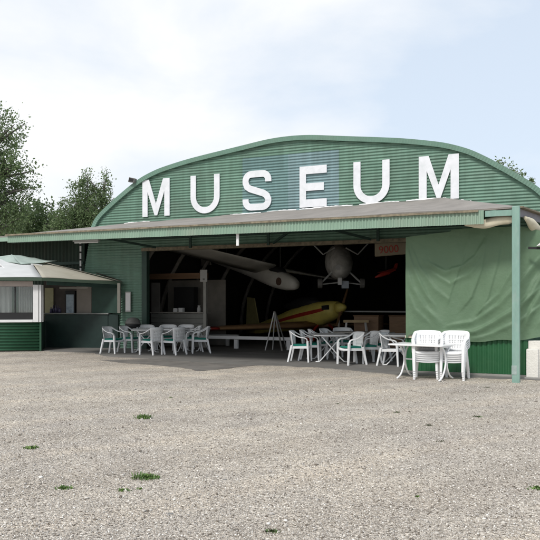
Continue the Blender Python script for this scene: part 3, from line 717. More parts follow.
# roof
RA = Vector((-8.35-K.x, 25.0-K.y, 3.10)); RK = Vector((-7.33-K.x, 23.15-K.y, 2.385)); RR = Vector((-5.08-K.x, 24.62-K.y, 2.30))
RB = Vector((-6.3-K.x, 26.6-K.y, 2.6)); RL = Vector((*kp(-3.6, -.3), 2.40)); RL2 = Vector((*kp(-3.6, 2.6), 2.5)); RA2 = Vector((*kp(-2.6, 1.3), 3.08))
def cloth(mb, a, b, c, n=14, sag=.05, d=None):
    """sagging sheet over a triangle / quad a-b (eave) with top c(-d)"""
    a, b, c = Vector(a), Vector(b), Vector(c); d = Vector(d) if d else c; rows = []
    for i in range(n+1):
        q = i/n; row = []
        for j in range(n+1):
            p = j/n; u = a.lerp(b, p).lerp(c.lerp(d, p), q)
            u.z -= sag*math.sin(math.pi*q)*(.4+.6*math.sin(math.pi*p))-.012*math.sin(9*p+4*q)
            row.append(tuple(u))
        rows.append(row)
    mb.sheet(rows)
o = MB(); cloth(o, RK, RR.lerp(RK, .08), RA, sag=-.03); o.build('roof_cloth', 'beige', kio, smooth=True, solid=.008)
o = MB(); cloth(o, RL, RK, RA2, sag=.03, d=RA); o.build('roof_cloth', 'whitecloth', kio, smooth=True, solid=.008)
o = MB(); cloth(o, RR, RB, RA, sag=.0); cloth(o, RB, RL2, RA, sag=0, d=RA2); o.build('roof_cloth', 'beige', kio, smooth=True, solid=.008)
o = MB(); a = RR.lerp(RK, .16); cloth(o, RR+Vector((.03, .02, -.0)), RR.lerp(RB, .5), RR.lerp(RA, .32)+Vector((.1, .2, .05)), n=6, sag=-.02)
o.build('dark_flap', mat('dark brown flap', (.05, .045, .035), .9, .2, 4), kio, solid=.008)
o = MB()
for p, q in ((RL, RK), (RK, RR)):
    o.bar(p+Vector((0, 0, -.055)), q+Vector((0, 0, -.055)), .05, .10)
o.build('eave_beam', mat('eave green', (.055, .085, .06), .7, .15, 3), kio)
o = MB(); o.bar(RK+Vector((.1, .16, -.17)), RR+Vector((-.05, .12, -.17)), .04, .12); o.build('inner_beam', 'darkgreen', kio)
# raised cap on the roof
o = MB(); P = RA+Vector((-.50, -.3, .13)); cloth(o, RA+Vector((-1.3, -.5, -.02)), RA+Vector((-.05, -.75, -.22)), P, n=8, sag=.02)
cloth(o, RA+Vector((-.10, -.72, -.24)), RA+Vector((1.08, -.42, -.10)), P, n=8, sag=.05, d=RA+Vector((.15, .1, .04)))
o.build('roof_cap', 'mint', kio, smooth=True, solid=.006)
o = MB(); o.bar(RA+Vector((.25, -.60, -.22)), RA+Vector((.62, -.54, -.26)), .05, .05); o.build('cap_fold', 'whitecloth', kio)
o = MB()
for a, b_ in (((-.9, -.9, -.12), (-.35, -1.2, -.48)), ((-.75, -.95, -.22), (-.62, -1.3, -.50)), ((-.55, -1.1, -.34), (-.95, -1.15, -.44))):
    o.bar(RA+Vector(a)+Vector((0, -.05, .06)), RA+Vector(b_)+Vector((0, -.05, .06)), .05, .02)
o.build('torn_strip', 'white', kio)
# contents of the kiosk
t = thing('drinks_fridge', 'upright drinks fridge with pale blue front behind the kiosk counter', 'fridge', (K.x+pxd(71, 25.3)[0], K.y+pxd(71, 25.3)[1], 0))
o = MB(); o.box((-.17, -.12, 0), (.17, .14, 2.0)); o.build('cabinet', 'black', t, bevel=.01)
o = MB(); o.box((-.13, -.145, .3), (.13, -.125, 1.86)); o.build('door', 'fridgedoor', t)
random.seed(5)
for k, (px, d, h) in enumerate([(51, 25.3, .20), (53.5, 25.35, .26), (56, 25.3, .27), (58.2, 25.36, .25), (60, 25.3, .18), (33.6, 23.75, .2)]):
    o = MB(); r = .045; zs_ = [0, h*.6, h*.72, h]; rs = [r, r, r*.4, r*.35]
    o.tube([(0, 0, z) for z in zs_], rs, 10); o = o.build('bottle', 'bluebottle', smooth=True)
    o.location = ((px-270)/720*d, d, 1.22 if k < 5 else 1.262)
    nm = ['short dark bottle leftmost on the kiosk counter', 'tall dark bottle second from the left on the kiosk counter', 'tallest dark bottle in the middle of the kiosk counter row',
          'dark bottle second from the right in the kiosk counter row', 'short dark bottle at the right end of the kiosk counter row', 'dark bottle inside the kiosk window beside the white corner post'][k]
    tag(o, nm, 'bottle', 'dark bottles in the kiosk')
random.seed(21)

# ------------------------------------------------------------------ inside the hangar
# bar stall, left
st = thing('bar_stall', 'dim pale slatted bar counter under a brown beam inside the hangar', 'bar', O, -TH)
BY = 6.6
o = MB(); ribbed_x0, ribbed_x1 = -13.25, -11.05
for k in range(7): o.box((ribbed_x0, BY+.002*(k % 2), .02+k*.168), (ribbed_x1, BY+.06, .02+k*.168+.158))
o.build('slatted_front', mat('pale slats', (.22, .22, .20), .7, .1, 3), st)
o = MB(); o.box((ribbed_x0, BY-.08, 1.20), (ribbed_x1, BY+.5, 1.24)); o.build('counter_top', 'greytop', st)
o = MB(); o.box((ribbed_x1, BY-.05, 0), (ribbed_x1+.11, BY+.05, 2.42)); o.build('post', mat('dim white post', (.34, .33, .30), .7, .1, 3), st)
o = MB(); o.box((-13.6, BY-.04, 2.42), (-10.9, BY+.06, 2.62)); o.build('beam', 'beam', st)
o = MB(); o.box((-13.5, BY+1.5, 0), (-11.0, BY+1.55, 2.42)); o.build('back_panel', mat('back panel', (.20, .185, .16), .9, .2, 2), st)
o = MB(); o.box((-12.85, BY+.9, 1.1), (-12.0, BY+1.2, 2.15)); o.build('dark_opening', 'black', st)  # black box put in to imitate the darkness of the stall's window opening
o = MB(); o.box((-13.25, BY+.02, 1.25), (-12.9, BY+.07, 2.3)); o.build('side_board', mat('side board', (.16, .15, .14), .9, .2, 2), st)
for k, (x, w_, h_, lab) in enumerate([(-12.25, .16, .14, 'small white box left of a pair on the dim bar counter'), (-12.02, .17, .15, 'small white box right of a pair on the dim bar counter'),
                                      (-11.3, .14, .22, 'pale jug at the right end of the dim bar counter')]):
    o = MB()
    if k < 2: o.box((-w_/2, -.08, 0), (w_/2, .08, h_)); o = o.build('box', 'white', bevel=.01)
    else: o.tube([(0, 0, 0), (0, 0, .12), (0, 0, .19), (0, 0, .24)], [.07, .075, .05, .055], 12); o = o.build('jug', 'lightgrey', smooth=True)
    o.location = BW(x, BY+.1, 1.24); o.rotation_euler.z = -TH; tag(o, lab, 'box' if k < 2 else 'jug')
t = thing('paper_sign', 'pale paper sign on top of the bar stall post', 'sign', BW(-11.0, BY-.1, 2.3), -TH)
o = MB(); o.box((-.14, -.01, 0), (.14, .01, .42)); o.build('sheet', mat('paper', (.42, .41, .39), .8, .05, 5), t)
o = MB(); o.box((-.03, -.016, .06), (.05, -.012, .12)); o.build('mark', 'grey', t)
o = MB(); o.bar((0, .0, .10), (0, .055, .10), .03, .03); o.build('clip', 'grey', t)

# low rail
rl = thing('barrier_rail', 'low white barrier rail across the hangar opening', 'barrier', O, -TH)
o = MB(); o.box((-12.0, 6.42, .33), (-7.62, 6.58, .44)); o.build('rail', 'white', rl, bevel=.01)
for x in (-11.8, -9.72, -8.75+.0, -7.78):
    if x == -8.75: continue
    o = MB(); o.box((x-.07, 6.45, .014), (x+.07, 6.55, .328)); o.build('post', 'white', rl, bevel=.006)
rl = thing('barrier_rail', 'second low pale rail deeper in the hangar behind the first rail', 'barrier', O, -TH)
o = MB(); o.box((-12.6, 7.75, .33), (-10.3, 7.85, .42)); o.build('rail', 'lightgrey', rl)
for x in (-12.4, -10.75):
    o = MB(); o.box((x-.06, 7.76, .014), (x+.06, 7.84, .328)); o.build('post', 'lightgrey', rl)
# folding A-frame
t = thing('display_easel', 'empty grey A-shaped display frame by the end of the barrier rail', 'easel', BW(-8.13, 6.12, .014), -TH)
o = MB(); o.bar((-.30, -.05, 0), (.0, 0, 1.27), .035, .03); o.bar((-.22, .35, 0), (.0, .04, 1.27), .03, .03); o.build('left_frame', 'lightgrey', t)
o = MB(); o.bar((.30, -.05, 0), (.012, 0, 1.27), .05, .03); o.bar((.30, .35, 0), (.012, .04, 1.27), .03, .03); o.build('right_frame', 'grey', t)
o = MB(); o.tube([(0, -.03, 1.26), (0, .07, 1.26)], .025, 8); o.build('hinge', 'grey', t)

# yellow stunt aeroplane
ph = Vector((.62, -.785, 0))
pl = thing('stunt_plane', 'yellow low wing propeller plane with red stripe parked in the hangar', 'aeroplane', (2.86, 27.1, .06), math.atan2(ph.y, ph.x)); pl.rotation_euler.y = R(-5)
secs = [(-.32, .20, .20, 1.34), (-.36, .31, .29, 1.31), (-.7, .40, .38, 1.27), (-1.3, .43, .47, 1.20), (-2.1, .43, .50, 1.13), (-3.0, .38, .44, 1.06), (-4.2, .25, .32, .95), (-5.4, .12, .22, .84), (-6.2, .04, .14, .80)]
rings = [ellring(*s_) for s_ in secs]
o = MB(); o.loft(rings, fmat=lambda i, j: 1 if i > 1 and j in (12, 0) else 0)
fus = o.build('fuselage', ['yellow', 'red'], pl, smooth=True)
o = MB(); o.loft([ellring(x, h, h, 1.345) for x, h in ((.12, .02), (.06, .09), (-.08, .17), (-.3, .215))]); o.build('spinner', 'yellow', pl, smooth=True)
o = MB(); o.loft([ellring(x, h, hh, 1.66) for x, h, hh in ((-1.3, .03, .03), (-1.7, .25, .22), (-2.3, .3, .28), (-2.9, .22, .2), (-3.6, .04, .04))]); o.build('cockpit_canopy', 'black', pl, smooth=True)
o = MB(); o.box((-.78, -.425, 1.30), (-.45, -.34, 1.47)); o.build('exhaust_opening', 'black', pl)
o = MB(); wing_mb((-1.95, -.3, .74), (-2.15, -5.0, .74), 1.5, .95, .30, (1, 0, 0), 0, o)
wg = o.build('wing', 'tan', pl, smooth=True)
o = MB(); wing_mb((-2.14, -4.55, .742), (-2.16, -5.08, .742), .99, .9, .16, (1, 0, 0), 0, o, 2); o.build('wing_tip', 'red', wg, smooth=True)
o = MB(); wing_mb((-1.95, .3, .74), (-2.15, 5.0, .74), 1.5, .85, .2, (1, 0, 0), 0, o); o.build('wing', 'tan', pl, smooth=True)
o = MB(); o.prism([(-6.25, .80), (-5.3, .95), (-5.55, 2.2), (-6.05, 2.3)], -.03, .03, lambda u, v, d: (u, d, v)); o.build('fin', mat('pale yellow fin', (.62, .55, .24), .5, .1, 3), pl)
o = MB(); wing_mb((-5.9, 0, .88), (-6.0, -1.4, .88), .8, .5, .08, (1, 0, 0), 0, o); wing_mb((-5.9, 0, .88), (-6.0, 1.4, .88), .8, .5, .08, (1, 0, 0), 0, o); o.build('tailplane', 'yellow', pl)
for sy in (-1, 1):
    o = MB(); o.bar((-1.2, sy*.3, .75), (-1.15, sy*.85, .3), .12, .04); o.build('gear_leg', 'red', pl)
    o = MB(); o.loft([ellring(x, h, hh, .2, yc=sy*.86) for x, h, hh in ((-.8, .03, .03), (-.95, .1, .14), (-1.2, .11, .17), (-1.5, .02, .03))]); sp = o.build('wheel_spat', 'red', pl, smooth=True)
    o = MB(); o.tube([(-1.12, sy*.86-.05, .15), (-1.12, sy*.86+.05, .15)], .15, 14); o.build('wheel', 'black', pl)
o = MB(); o.bar((-.1, 0, 1.345), (-.1, .35, 2.05), .15, .03, .09, .02); o.bar((-.1, 0, 1.345), (-.1, -.35, .64), .15, .03, .09, .02); o.build('propeller', 'prop', pl)
o = MB(); o.tube([(-6.0, 0, .7), (-6.1, 0, .1)], .03, 6); o.build('tail_wheel', 'black', pl)

# hanging glider
gl = thing('hanging_glider', 'pale sailplane hung nose down from the hangar roof', 'glider', (.95, 27.0, 2.22), math.atan2(ph.y, ph.x))
def gz(x): return -x*.21
gsec = [(.12, .03, .03), (.06, .16, .17), (-.12, .23, .25), (-.5, .29, .33), (-1.1, .31, .37), (-1.8, .28, .33), (-2.6, .20, .25), (-3.8, .14, .18), (-5.4, .09, .12), (-6.4, .05, .08)]
o = MB(); o.loft([ellring(x, a, b_, gz(x)+.05) for x, a, b_ in gsec]); o.build('fuselage', 'glider', gl, smooth=True)
o = MB(); o.loft([ellring(x, a, b_, gz(x)+.36) for x, a, b_ in ((-.55, .05, .05), (-.8, .2, .16), (-1.2, .24, .2), (-1.7, .1, .1))]); o.build('cockpit_canopy', 'black', gl, smooth=True)
o = MB(); wing_mb((-1.5, -.2, .66), (-1.55, -5.0, 1.47), 1.25, 1.0, .18, (1, 0, .22), 0, o); o.build('wing', 'glider', gl, smooth=True)
o = MB(); wing_mb((-1.5, .2, .66), (-1.6, 4.4, .25), 1.05, .75, .16, (1, 0, -.10), 0, o); o.build('wing', 'glider', gl, smooth=True)
o = MB(); o.prism([(-6.45, 1.0), (-5.7, 1.0), (-6.0, 1.95), (-6.5, 2.0)], -.03, .03, lambda u, v, d: (u, d, v)); o.build('fin', 'glider', gl)
o = MB(); wing_mb((-6.1, -1.3, 1.95), (-6.1, 1.3, 1.95), .6, .6, .07, (1, 0, 0), 0, o); o.build('tailplane', 'glider', gl)
o = MB(); o.tube([(-.62, -.293, .16), (-.62, -.318, .16)], .15, 16); em = o.build('round_emblem', mat('emblem brown', (.12, .07, .05), .6, .3, 20), gl)
for x in (-.9, -4.5):
    o = MB(); o.tube([(x, 0, gz(x)+.35), (x, 0, 3.6)], .008, 5); o.build('cable', 'grey', gl)

# grey microlight hanging nose-on in the middle
ml = thing('hanging_microlight', 'grey nosed microlight hanging nose-on in the middle of the opening', 'aircraft', ((341-270)/720*25.6, 25.6, 2.2), 0)
def ringy(y, hw, hh, zc, n=18): return [(hw*math.cos(2*math.pi*j/n), y, zc+hh*math.sin(2*math.pi*j/n)) for j in range(n)]
o = MB(); o.loft([ringy(y, a, b_, z) for y, a, b_, z in ((-.35, .04, .05, .62), (-.30, .17, .20, .62), (-.1, .34, .40, .66), (.3, .46, .58, .78), (1.0, .50, .66, .88), (2.2, .34, .45, .95), (4.5, .1, .15, 1.05))])
o.build('fuselage', mat('grey fuselage', (.46, .45, .42), .5, .3, 4, .4, (.10, .09, .08), 3), ml, smooth=True)
o = MB(); o.tube([(-.12, -.24, .62), (-.12, -.34, .62)], .10, 12); o.build('air_intake', 'lightgrey', ml)
o = MB(); wing_mb((-4.6, .9, 1.62), (0, .9, 1.66), 1.2, 1.4, .16, (0, -1, 0), 0, o); wing_mb((0, .9, 1.66), (4.6, .9, 1.62), 1.4, 1.2, .16, (0, -1, 0), 0, o); o.build('wing', mat('dark tan wing', (.16, .12, .09), .7, .2, 3), ml, smooth=True)
for sx in (-1, 1):
    o = MB(); o.tube([(sx*.30, .1, .48), (sx*.58, -.02, .20), (sx*.74, -.05, .06)], .035, 7); o.tube([(sx*.02, .0, .10), (sx*.74, -.05, .02)], .025, 7); o.build('gear_leg', 'lightgrey', ml)
    o = MB(); o.tube([(sx*.75-.08, -.05, .06), (sx*.75+.08, -.05, .06)], .17, 16); o.build('wheel', 'grey', ml, bevel=.02)
    o = MB(); o.tube([(sx*.2, .3, 1.35), (sx*.62, .2, 1.1), (sx*1.0, .3, 1.5)], .03, 6); o.build('wing_strut', 'lightgrey', ml)
o = MB(); o.box((-.13, -.30, -.0), (.02, -.1, .26)); o.build('nose_block', 'white', ml, bevel=.03)
o = MB(); o.box((.02, -.2, -.12), (.26, .05, .14)); o.build('battery_box', mat('pale blue box', (.42, .47, .53), .5, .1, 3), ml, bevel=.01)
# cream wing with red number
wp = thing('lettered_wing', 'cream aircraft wing panel with a red number hung high at the right', 'wing', BW(-3.85, 6.5, 3.05), -TH)
o = MB(); o.prism([(-1.0, -.04), (1.5, .10), (1.5, .62), (-1.0, .42)], -.05, .05, lambda u, v, d: (u, d, v)); o.build('panel', 'cream', wp, bevel=.03)
def text_mb(txt, size, mat_, parent, loc, rot, ext=.004):
    cu = bpy.data.curves.new('txt', 'FONT'); cu.body = txt; cu.size = size; cu.extrude = ext
    to = bpy.data.objects.new('txt', cu); COL.objects.link(to); bpy.context.view_layer.update()
    me = bpy.data.meshes.new_from_object(to.evaluated_get(bpy.context.evaluated_depsgraph_get()))
    bpy.data.objects.remove(to); me.materials.clear(); me.materials.append(M[mat_])
    o_ = bpy.data.objects.new('number', me); COL.objects.link(o_); o_.parent = parent; o_.location = loc; o_.rotation_euler = rot
    return o_
text_mb('9000', .32, 'red', wp, (-.86, -.058, .055), (R(90), R(-3.5), 0))
o = MB(); o.bar((-.05+.22, -.1, .02), (.12+.2, -.1, .42), .05, .03); o.bar((.30+.22, -.1, .02), (.12+.22, -.1, .42), .04, .03); o.build('strut', 'black', wp)
for x in (-.5, 1.0):
    o = MB(); o.tube([(x, 0, .4), (x, 0, 1.9)], .008, 5); o.build('cable', 'grey', wp)
# red model plane
rp = thing('red_model_plane', 'small red model plane hanging below the numbered wing', 'model plane', ((386-270)/720*24.6, 24.6, 2.62), .35)
o = MB(); o.loft([ellring(x, a, a, z) for x, a, z in ((-.42, .02, -.18), (-.2, .07, -.1), (.1, .09, 0), (.32, .05, .10), (.4, .02, .14))]); o.build('fuselage', 'red', rp, smooth=True)
o = MB(); wing_mb((0, -.5, .02), (0, .5, .02), .2, .2, .04, (1, 0, .3), 0, o); o.build('wing', 'red', rp)
o = MB(); o.prism([(.28, .1), (.42, .12), (.46, .32), (.36, .3)], -.012, .012, lambda u, v, d: (u, d, v)); o.build('fin', 'red', rp)
o = MB(); o.tube([(0, 0, .08), (0, 0, 2.2)], .006, 5); o.build('cable', 'grey', rp)
# brown crates, trestle, shelf
for k, (px, w_, lab) in enumerate([(366, .82, 'brown board crate under the tables, left of a pair in the dark hangar'), (400, .70, 'brown board crate next to the curtain edge in the dark hangar')]):
    d = 23.2-k*.3
    t = thing('crate', lab, 'crate', ((px-270)/720*d, d, .014), -TH, 'brown crates in the hangar')
    o = MB(); o.box((-w_/2, 0, 0), (w_/2, .6, 1.12)); o.build('panel_box', 'wood', t, bevel=.01)
    o = MB(); o.box((-w_/2-.02, -.02, 1.122), (w_/2+.02, .62, 1.16)); o.build('lid', 'beam', t)
t = thing('trestle', 'light wooden trestle in front of the yellow plane', 'trestle', ((356-270)/720*23.0, 23.0, .014), 0)
o = MB(); o.box((-.40, -.04, .93), (.40, .04, 1.01)); o.build('top_bar', mat('pale wood', (.40, .30, .17), .7, .15, 4), t)
for sx in (-1, 1):
    o = MB(); o.bar((sx*.30, -.02, .93), (sx*.42, -.25, 0), .05, .04); o.bar((sx*.30, .02, .93), (sx*.42, .25, 0), .05, .04); o.build('leg', 'lightgrey', t)
t = thing('long_shelf', 'long pale edged shelf at the back right of the hangar', 'shelf', ((362-270)/720*27.2, 27.2, .014), -TH)
o = MB(); o.box((-1.2, 0, 1.20), (2.4, .5, 1.25)); o.build('board', 'lightgrey', t)
for x in (-1.0, 2.2):
    o = MB(); o.box((x, .1, 0), (x+.07, .17, 1.2)); o.build('support', 'rib', t)
# dark round bag by the wall
t = thing('grill', 'dark round topped kettle grill beside the left tables', 'grill', BW(-12.55, 4.5, .018), -TH)
o = MB(); o.loft([[(r*math.cos(a), r*math.sin(a), z) for a in [2*math.pi*j/16 for j in range(16)]] for r, z in ((.10, .62), (.20, .68), (.25, .78), (.26, .84))]); o.build('bowl', 'black', t, smooth=True)
o = MB(); o.loft([[(r*math.cos(a), r*math.sin(a), z) for a in [2*math.pi*j/16 for j in range(16)]] for r, z in ((.26, .845), (.25, .93), (.18, 1.03), (.05, 1.07))]); o.build('lid', 'grey', t, smooth=True)
for k in range(3):
    a = 2.1*k; o = MB(); o.tube([(.14*math.cos(a), .14*math.sin(a), .68), (.26*math.cos(a), .26*math.sin(a), 0)], .015, 6); o.build('leg', 'grey', t)

# ------------------------------------------------------------------ chairs
def make_chair():
    t = thing('garden_chair', 'x', 'chair', (0, 0, 0), 0)
    # seat: dished sheet with front lip
    o = MB(); rows = []
    for i in range(9):
        y = -.25+.46*i/8; row = []
        for j in range(9):
            u = j/8*2-1; hw = .235-.03*i/8
            z = .425-.018*(1-u*u)-.015*i/8+(.0 if i else -.012); row.append((u*hw, y, z))
        rows.append(row)
    rows.insert(0, [(p[0], p[1]-.012, p[2]-.045) for p in rows[0]])
    o.sheet(rows); o.build('seat', 'plastic', t, smooth=True, solid=.014)
    # backrest: broad curved shell with narrow slots, its top corners rounded
    def bp(u, h):
        hw = .21+.065*h; z = .41+.42*h-.028*(abs(u)**6)*h; y = .20+.085*h-.10*abs(u)**2.4*(.5+.5*h)
        return (u*hw, y, z)
    o = MB(); us = [-1, -.86, -.60, -.53, -.40, -.33, -.20, -.13, 0, .07, .20, .27, .40, .47, .60, .86, 1]
    us = [-1, -.86, -.60, -.55, -.38, -.33, -.165, -.115, .115, .165, .33, .38, .55, .60, .86, 1]
    hs = [0, .12, .30, .36, .52, .58, .74, .88, 1]
    vs = [bp(u, h) for h in hs for u in us]; fs = []; n = len(us)
    for i in range(len(hs)-1):
        for j in range(n-1):
            slot = j in (2, 4, 6, 8, 10, 12) and i in (1, 3, 5)
            if not slot: fs.append((i*n+j, i*n+j+1, (i+1)*n+j+1, (i+1)*n+j))
    o.add(vs, fs); o.build('backrest', 'plastic', t, smooth=True, solid=.016)
    for sx in (-1, 1):
        o = MB(); pts = catmull([(.252*sx, .185, .785), (.278*sx, .10, .725), (.292*sx, -.03, .665), (.294*sx, -.16, .645), (.288*sx, -.225, .61), (.280*sx, -.245, .54)], 3)
        rings = []
        for i, p in enumerate(pts):
            p = Vector(p); d = (Vector(pts[min(i+1, len(pts)-1)])-Vector(pts[max(i-1, 0)])).normalized(); a = d.cross(Vector((sx, 0, 0))).normalized()*.013; w_ = Vector((.032, 0, 0))
            rings.append([p-w_-a, p+w_-a, p+w_+a, p-w_+a])
        o.loft(rings); o.build('armrest', 'plastic', t, smooth=False, bevel=.006)
        o = MB(); o.bar((.278*sx, -.245, .56), (.266*sx, -.268, 0), .066, .056, .046, .042, up=(0, 1, 0)); o.build('leg', 'plastic', t, bevel=.008)
        o = MB(); o.bar((.205*sx, .185, .45), (.235*sx, .285, 0), .066, .056, .046, .042, up=(0, 1, 0)); o.build('leg', 'plastic', t, bevel=.008)
        o = MB(); o.bar((.235*sx, -.23, .395), (.20*sx, .19, .385), .02, .06); o.bar((.235*sx, -.235, .40), (.272*sx, -.247, .40), .03, .06); o.build('seat_rail', 'plastic', t)
    o = MB(); o.box((-.205, -.235, .425), (.205, .185, .468)); o.build('cushion', 'cushion', t, bevel=.018)
    return t
chair = make_chair(); used = [False]
def gpt(px, py): d = 1152/(py-302); return Vector(((px-270)/720*d, d, 0))
def place(pos, rot, label, group, cushion=True):
    pos = Vector(pos)
    c = copy_thing(chair, pos, R(rot), label, group, skip=() if cushion else ('cushion',))
    return c
GL = 'garden chairs at the left tables'; GR = 'garden chairs at the right tables'
FLZ = .018
def gp(px, py): p = gpt(px, py); p.z = FLZ; return p
for px, py, rot, lab, grp, cu in [
    (112.5, 354.0, 68, 'white chair with green cushion, leftmost of all, facing right', GL, True),
    (129, 352.6, 72, 'white chair with green cushion second from the left, behind the first crossed table legs', GL, True),
    (152.5, 355.3, -128, 'white chair seen from behind in front of the left tables, left of two alike', GL, True),
    (174.5, 355.2, -126, 'white chair seen from behind in front of the left tables, right of two alike', GL, True),
    (201, 353.6, -82, 'white chair in side view at the right end of the left tables', GL, True),
    (193, 352.4, -76, 'white chair mostly behind the one at the right end of the left tables', GL, True),
    (146, 350.6, 15, 'white chair on the far side of the left tables, facing out, left of two', GL, True),
    (167, 350.3, -5, 'white chair on the far side of the left tables, facing out, right of two', GL, True),
    (300, 362.3, 78, 'white chair with green cushion at the left end of the right tables', GR, True),
    (310, 361.0, 80, 'white chair with green cushion second in the row at the right tables', GR, True),
    (318, 359.3, 84, 'white chair third in the row from the left end of the right tables', GR, True),
    (330, 358.3, 60, 'white chair behind the crossed legs of the middle table', GR, True),
    (352, 365.3, -66, 'white chair with green cushion facing left, nearest in the right seating', GR, True),
    (368, 363.6, -72, 'white chair facing left, middle of three in the right seating', GR, True),
    (378, 361.6, -72, 'white chair facing left, rearmost of three in the right seating', GR, True),
    (344, 356.6, 10, 'white chair on the far side of the long grey table', GR, True),
    (391, 366.3, 62, 'white chair without cushion pushed under the second white table', GR, False)]:
    place(gp(px, py), rot, lab, grp, cu)
# two stacks of five
ORD = ['bottom', 'second lowest', 'middle', 'second highest', 'top']
for si, (px, py, nm, rt) in enumerate([(427.5, 378.6, 'left', -12), (454, 379.2, 'right', -30)]):
    for k in range(5):
        p = gpt(px, py); p.z = (0 if si else .0)+k*.043
        off = Matrix.Rotation(R(rt), 3, 'Z') @ Vector((0, -.012*k, 0))
        place(p+off, rt+random.uniform(-1, 1), '%s white chair of the %s stack before the tarpaulin' % (ORD[k], nm), 'stacked white chairs', False)
# the prototype becomes one more chair
chair.location = gp(184, 350.2); chair.rotation_euler.z = R(-20); chair['label'] = 'white chair on the far side of the left tables, nearest the barrier rail'; chair['group'] = GL

# ------------------------------------------------------------------ tables
def xtable(pos, rot, label, L=1.15, W=.75, H=.72, top='tabtop', legw=.60):
    """long axis = local Y; crossed tube legs in planes of constant Y"""
    t = thing('folding_table', label, 'table', pos, R(rot), 'white folding tables')
    o = MB(); r = .07; poly = []
    for cx, cy, a0 in ((W/2-r, L/2-r, 0), (-W/2+r, L/2-r, 90), (-W/2+r, -L/2+r, 180), (W/2-r, -L/2+r, 270)):
        poly += [(cx+r*math.cos(R(a0+k*18)), cy+r*math.sin(R(a0+k*18))) for k in range(6)]
    o.prism(poly, H-.032, H, lambda u, v, d: (u, v, d)); o.build('tabletop', top, t, bevel=.008)
    for sy in (-1, 1):
        for sx in (-1, 1):
            o = MB(); y = sy*(L/2-.10)+sx*.014
            o.tube([(sx*legw*.44, y, H-.035), (-sx*legw*.40, y, .09), (-sx*legw*.52, y, .016), (-sx*(legw*.52+.10), y, .014)], .0165, 8); o.build('leg', 'plastic', t, smooth=True)
        o = MB(); o.tube([(-legw*.44, sy*(L/2-.10), H-.045), (legw*.44, sy*(L/2-.10), H-.045)], .014, 6); o.build('cross_bar', 'plastic', t)
    return t
def at(px, py, z=FLZ): p = gpt(px, py); p.z = z; return p
xtable(at(140, 353.2)+Vector((.10, .55, 0)), 8, 'white folding table leftmost of the left seating', 1.2, .9)
xtable(at(166, 352.6)+Vector((.05, .45, 0)), -TH*57.3+90, 'white folding table in the middle of the left seating', 1.25, .8)
xtable(at(190, 351.6)+Vector((0, .35, 0)), -TH*57.3+90, 'white folding table at the right end of the left seating', 1.1, .8)
xtable(at(325, 363.2)+Vector((.15, .62, 0)), 4, 'white folding table with crossed legs at the left of the right seating', 1.2, .95, legw=.62)
xtable(at(362, 358.6)+Vector((0, .5, 0)), -TH*57.3+90, 'long table with grey weathered top among the right chairs', 1.9, .8, top='greytop')
xtable(at(398, 366.6)+Vector((.12, .60, 0)), -8, 'white folding table with crossed legs behind the foremost table', 1.2, .85, H=.76)
# foremost table with curved legs
t = thing('garden_table', 'foremost white table with curved splayed legs on the gravel by the stacked chairs', 'table', at(425, 379.0, 0), R(-36), 'white folding tables')
o = MB(); H = .725; L, W = 1.22, .72; r = .10; poly = []
for cx, cy, a0 in ((L/2-r, W/2-r, 0), (-L/2+r, W/2-r, 90), (-L/2+r, -W/2+r, 180), (L/2-r, -W/2+r, 270)):
    poly += [(cx+r*math.cos(R(a0+k*15)), cy+r*math.sin(R(a0+k*15))) for k in range(7)]
o.prism(poly, H-.03, H, lambda u, v, d: (u-.10, v, d)); o.build('tabletop', 'tabtop', t, bevel=.008)
for sx in (-1, 1):
    for sy in (-1, 1):
        o = MB(); x = sx*.46
        pts = [(x, sy*.24, H-.03), (x, sy*.10, .60), (x, sy*.035, .46), (x, sy*.03, .34), (x, sy*.09, .20), (x, sy*.20, .08), (x, sy*.36, .018)]
        o.tube(catmull(pts, 4), .019, 8); o.build('leg', 'plastic', t, smooth=True)
    o = MB(); o.tube([(sx*.46, -.26, H-.045), (sx*.46, .26, H-.045)], .015, 6); o.build('cross_bar', 'plastic', t)
o = MB(); o.tube([(-.46, 0, .40), (.46, 0, .40)], .015, 6); o.build('stretcher', 'plastic', t)

